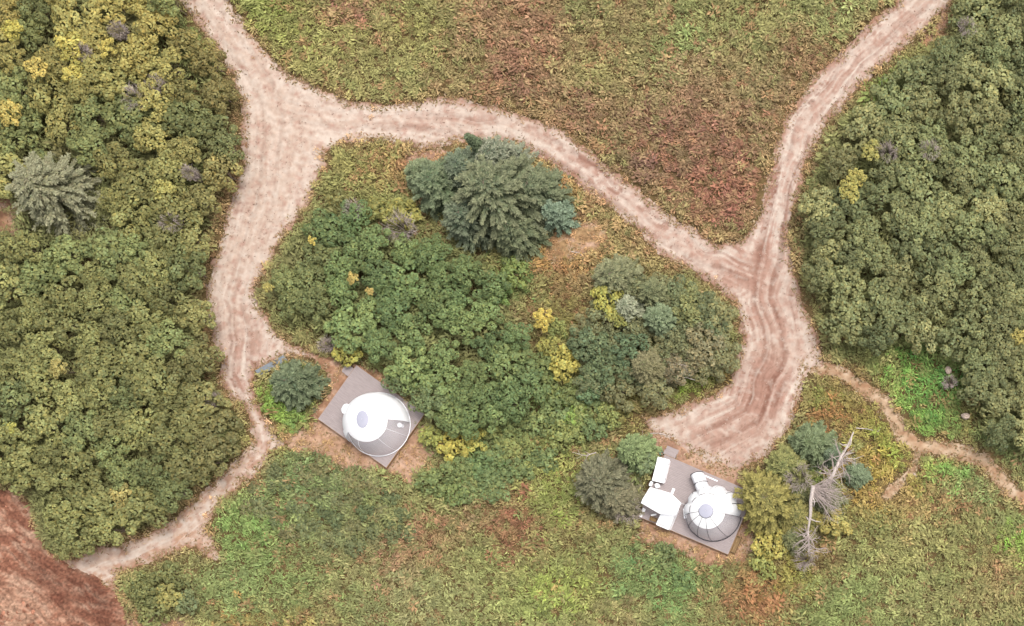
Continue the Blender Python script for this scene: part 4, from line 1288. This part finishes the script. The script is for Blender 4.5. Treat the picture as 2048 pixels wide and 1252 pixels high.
# ------------------------------------------------------------------ dead wood
def branch(name, label, pts, r0, twigs=4, material=M_dead, cat="branch", seed=0, tw_len=.6):
    r = random.Random(seed)
    P = [at(x, y, z) for x, y, z in pts]
    o0 = P[0]
    L = [(a - o0[0], b - o0[1], c - o0[2]) for a, b, c in P]
    m = MB()
    n = len(L)
    m.tube(L, [max(.012, r0 * (1 - .75 * i / (n - 1))) for i in range(n)], 7)
    for k in range(twigs):
        i = r.randrange(n - 1)
        f = r.random()
        s = [L[i][j] + (L[i + 1][j] - L[i][j]) * f for j in range(3)]
        dx, dy = L[i + 1][0] - L[i][0], L[i + 1][1] - L[i][1]
        a = math.atan2(dy, dx) + r.choice((-1, 1)) * r.uniform(.5, 1.1)
        l = tw_len * r.uniform(.5, 1.2)
        e = (s[0] + l * math.cos(a), s[1] + l * math.sin(a), max(0.02 - o0[2], s[2] + r.uniform(-.1, .25)))
        m.tube([s, e], [r0 * .35, .008], 4)
    return tag(m.build(name, material, None, o0), label, cat)


branch("fallen_branch", "pale crooked branch on dry grass above the right deck", [(1284, 874, .1), (1296, 867, .15), (1316, 866, .15), (1332, 870, .12), (1347, 877, .08)], .055, 4, seed=2)
branch("fallen_branch", "thin grey branch over the dark grey spruce", [(1192, 905, 4.6), (1172, 911, 4.3), (1160, 909, 4.0), (1144, 904, 3.8)], .05, 5, seed=3)
branch("fallen_branch", "pale bare branch at the lower right of the right clump", [(1352, 757, 1.8), (1372, 755, 1.9), (1386, 759, 1.7), (1400, 764, 1.6)], .05, 3, seed=4)
branch("fallen_branch", "thin pale branch above the bare one in the right clump", [(1345, 729, 2.9), (1360, 728, 3.0), (1374, 732, 2.8)], .03, 2, M_twig, seed=5)
branch("fallen_branch", "thin pale branch on the rusty grass right of the big spruces", [(1142, 503, .25), (1158, 506, .25), (1168, 513, .22)], .035, 2, seed=6)
branch("fallen_branch", "pale branch lying right of the dead trunk's tip", [(1712, 856, .5), (1735, 858, .5), (1757, 863, .45)], .05, 2, seed=7)
branch("fallen_branch", "curved pale branch right of the dead trunk", [(1692, 917, 1.4), (1710, 918, 1.3), (1728, 911, 1.2)], .05, 2, seed=8)


def snag(name, label, pts, r0, twig_at, seed, n_tw, tl, spread=(0, 6.28), rise=(-.1, .5)):
    """bleached dead trunk with its sprays of bare twigs"""
    r = random.Random(seed)
    P = [at(x, y, z) for x, y, z in pts]
    o0 = (P[0][0], P[0][1], 0)
    root = thing(name, label, "dead tree", o0)
    L = [(a - o0[0], b - o0[1], c) for a, b, c in P]
    m = MB()
    n = len(L)
    m.tube(L, [r0 * (1 - .72 * i / (n - 1)) for i in range(n)], 9)
    for k in range(7):                                 # broken limbs and stubs
        f = r.uniform(.05, .9); i = min(int(f * (n - 1)), n - 2); g_ = f * (n - 1) - i
        s = [L[i][j] + (L[i + 1][j] - L[i][j]) * g_ for j in range(3)]
        a = r.uniform(0, 6.28); l = r.uniform(.3, 1.3) * min(1, r0 * 5)
        e = [s[0] + l * .6 * math.cos(a), s[1] + l * .6 * math.sin(a), s[2] + r.uniform(0, .3)]
        b = a + r.uniform(-.7, .7)
        m.tube([s, e, [e[0] + l * .5 * math.cos(b), e[1] + l * .5 * math.sin(b), e[2] + r.uniform(-.2, .2)]], [r0 * .38, r0 * .24, .012], 5)
    m.build("trunk", M_dead, root)
    m = MB()
    for k in range(n_tw):
        f = twig_at[0] + (twig_at[1] - twig_at[0]) * r.random()
        i = min(int(f * (n - 1)), n - 2)
        g_ = f * (n - 1) - i
        s = [L[i][j] + (L[i + 1][j] - L[i][j]) * g_ for j in range(3)]
        a = r.uniform(*spread)
        l = tl * r.uniform(.25, 1.15)
        mid = [s[0] + l * .5 * math.cos(a), s[1] + l * .5 * math.sin(a), s[2] + r.uniform(*rise) * .6]
        a2 = a + r.uniform(-.3, .3)
        e = [mid[0] + l * .5 * math.cos(a2), mid[1] + l * .5 * math.sin(a2), mid[2] + r.uniform(-.3, .2)]
        m.tube([s, mid, e], [.05, .032, .010], 4)
        for q in range(3):
            b = a2 + r.choice((-1, 1)) * r.uniform(.35, .9)
            h_ = r.uniform(.2, .9)
            s2 = [mid[j] + (e[j] - mid[j]) * h_ for j in range(3)]
            m.tube([s2, [s2[0] + l * .3 * math.cos(b), s2[1] + l * .3 * math.sin(b), s2[2] + r.uniform(-.1, .15)]], [.016, .007], 3)
    m.build("twigs", M_twig, root)
    return root


snag("dead_trunk", "bleached upper trunk leaning from the shrubs, with bare twigs at its foot", [(1651, 972, 3.2), (1666, 950, 3.6), (1680, 918, 3.8), (1697, 888, 3.9), (1707, 864, 4.0)], .20, (0, .6), 21, 48, 1.8)
snag("dead_trunk", "bleached lower trunk standing among conifers, grey twigs round both ends", [(1627, 972, 4.4), (1622, 1000, 3.9), (1621, 1030, 3.3), (1616, 1060, 2.6), (1617, 1090, 1.8)], .21, (0, .16), 22, 64, 2.9, (-.95, .55))
snag("dead_trunk", "grey twiggy top of a dead tree below the bleached lower trunk", [(1616, 1062, 3.2), (1617, 1085, 2.9), (1618, 1112, 2.6)], .07, (0, 1), 23, 34, 1.5)
BRUSH = [(1600, 955, 1.3, "pale grey bare brush left of the bleached trunks"), (312, 168, .8, "small grey bare brush in the upper left thicket"), (270, 195, 1.2, "wide grey bare brush in a dark gap of the left thicket"),
         (800, 455, 1.5, "purple grey bare brush in the central thicket below the olive bushes"), (707, 420, .9, "dark bare brush beside the central thicket's olive bushes"), (340, 445, .9, "grey bare brush in the left thicket right of the spruce"),
         (165, 105, .8, "grey bare brush right of the yellow bushes, upper left"), (235, 60, .8, "brown bare brush in the dark gap, upper left"), (1775, 305, .9, "grey bare brush in the right thicket near the yellow bushes"), (1860, 300, .9, "second grey bare brush deeper in the right thicket"),
         (1935, 55, .9, "brown grey bare brush in the upper right thicket"), (1260, 1020, 1.4, "grey bare brush between the dark grey spruce and right deck"), (430, 800, .8, "grey bare brush where the left track narrows"), (1610, 1120, 1.0, "grey bare brush beneath the dead tree's twiggy top"),
         (655, 690, .8, "dark brush with pink debris between track and lime shrub"), (380, 345, .7, "small pale brush near the left track"), (1900, 765, .7, "bare brush beside two white stones")]
for i, (x, y, r, lab) in enumerate(BRUSH):
    q = random.Random(800 + i)
    zb = 3.7 if (y < 460 and (x < 500 or x > 1700)) else (2.4 if x < 1000 and y < 480 else 1.4)
    if x > 1590 and x < 1620 and y < 1000: zb = 4.2
    b = at(x, y, zb)
    m = MB()
    for k in range(64):
        a = q.uniform(0, 6.28); l = r * math.sqrt(q.uniform(.15, 1))
        e = (l * math.cos(a), l * math.sin(a), zb + .9 - .5 * l / r + q.uniform(-.2, .2))
        s = (e[0] * .25, e[1] * .25, zb * .35)
        m.tube([(0, 0, 0), s, e], [.03, .022, .007], 3)
        for w in range(3):
            a2 = a + q.uniform(-1.2, 1.2)
            f = q.uniform(.6, .95)
            s2 = [s[j] + (e[j] - s[j]) * f for j in range(3)]
            m.tube([s2, (s2[0] + .35 * r * math.cos(a2), s2[1] + .35 * r * math.sin(a2), s2[2] + q.uniform(0, .2))], [.014, .006], 3)
    tag(m.build("bare_brush", M_twig, None, (b[0], b[1], 0)), lab, "brush")

# ------------------------------------------------------------------ stones and clods
def stone_mesh(m, c, r, q, flat=.65):
    n, k = 7, 9
    vs, fs = [], []
    sx, sy = q.uniform(.8, 1.25), q.uniform(.8, 1.25)
    for i in range(n + 1):
        t = math.pi * i / n
        for j in range(k):
            p = 2 * math.pi * j / k
            w = r * q.uniform(.86, 1.12) if 0 < i < n else r
            vs.append((c[0] + w * sx * math.sin(t) * math.cos(p), c[1] + w * sy * math.sin(t) * math.sin(p), c[2] + w * flat * math.cos(t)))
    for i in range(n):
        for j in range(k):
            l = (j + 1) % k
            fs.append((i * k + j, (i + 1) * k + j, (i + 1) * k + l, i * k + l))
    m.add(vs, fs)


for i, (x, y, r, lab, z) in enumerate([(1897, 740, .30, "white flat stone, the upper of two in the lower right thicket", .6), (1903, 770, .26, "pale stone below the white one in the lower right thicket", .5),
                                    (1931, 832, .38, "round tan stone right of the bright green herbs", .5), (651, 683, .3, "pinkish white stone in dark brush left of the lime shrub", .5), (648, 690, .2, "small pink stone just below the pinkish white one", .5),
                                    (1830, 950, .22, "small pale stone on the footpath's spur", .1)]):
    m = MB(); q = random.Random(40 + i)
    stone_mesh(m, (0, 0, 0), r, q, .7)
    b = at(x, y, z)
    tag(m.build("stone", M_rock, None, (b[0], b[1], max(r * .5, z)), False), lab, "stone")
m = MB(); q = random.Random(77)
for k in range(1700):
    x, y = q.uniform(-70, 250), q.uniform(985, 1320)
    if sdf(SOILS[0][0], np.array([x]), np.array([y]))[0] < -6:
        r = q.uniform(.04, .10) if q.random() < .8 or (x > 70 and y > 1120) else q.uniform(.1, .26)
        g0 = at(x, y, 0)
        stone_mesh(m, (g0[0], g0[1], .08 + r * .3), r, q, .7)
nv = len(m.v)
o = m.build("soil_clods", None, None)
cc = np.repeat(lin((182, 128, 104), GP)[None], nv, 0) * np.repeat(np.random.default_rng(5).uniform(.55, 1.5, nv // 72 + 1), 72)[:nv, None]
ca = o.data.color_attributes.new("Col", 'FLOAT_COLOR', 'POINT')
ca.data.foreach_set("color", np.c_[cc, np.ones(nv)].astype(np.float32).ravel())
o.data.materials.append(M_soil)
tag(o, "loose reddish clods scattered over the dug soil", "clods", kind="stuff")
print("trees", nL, nR, nC)
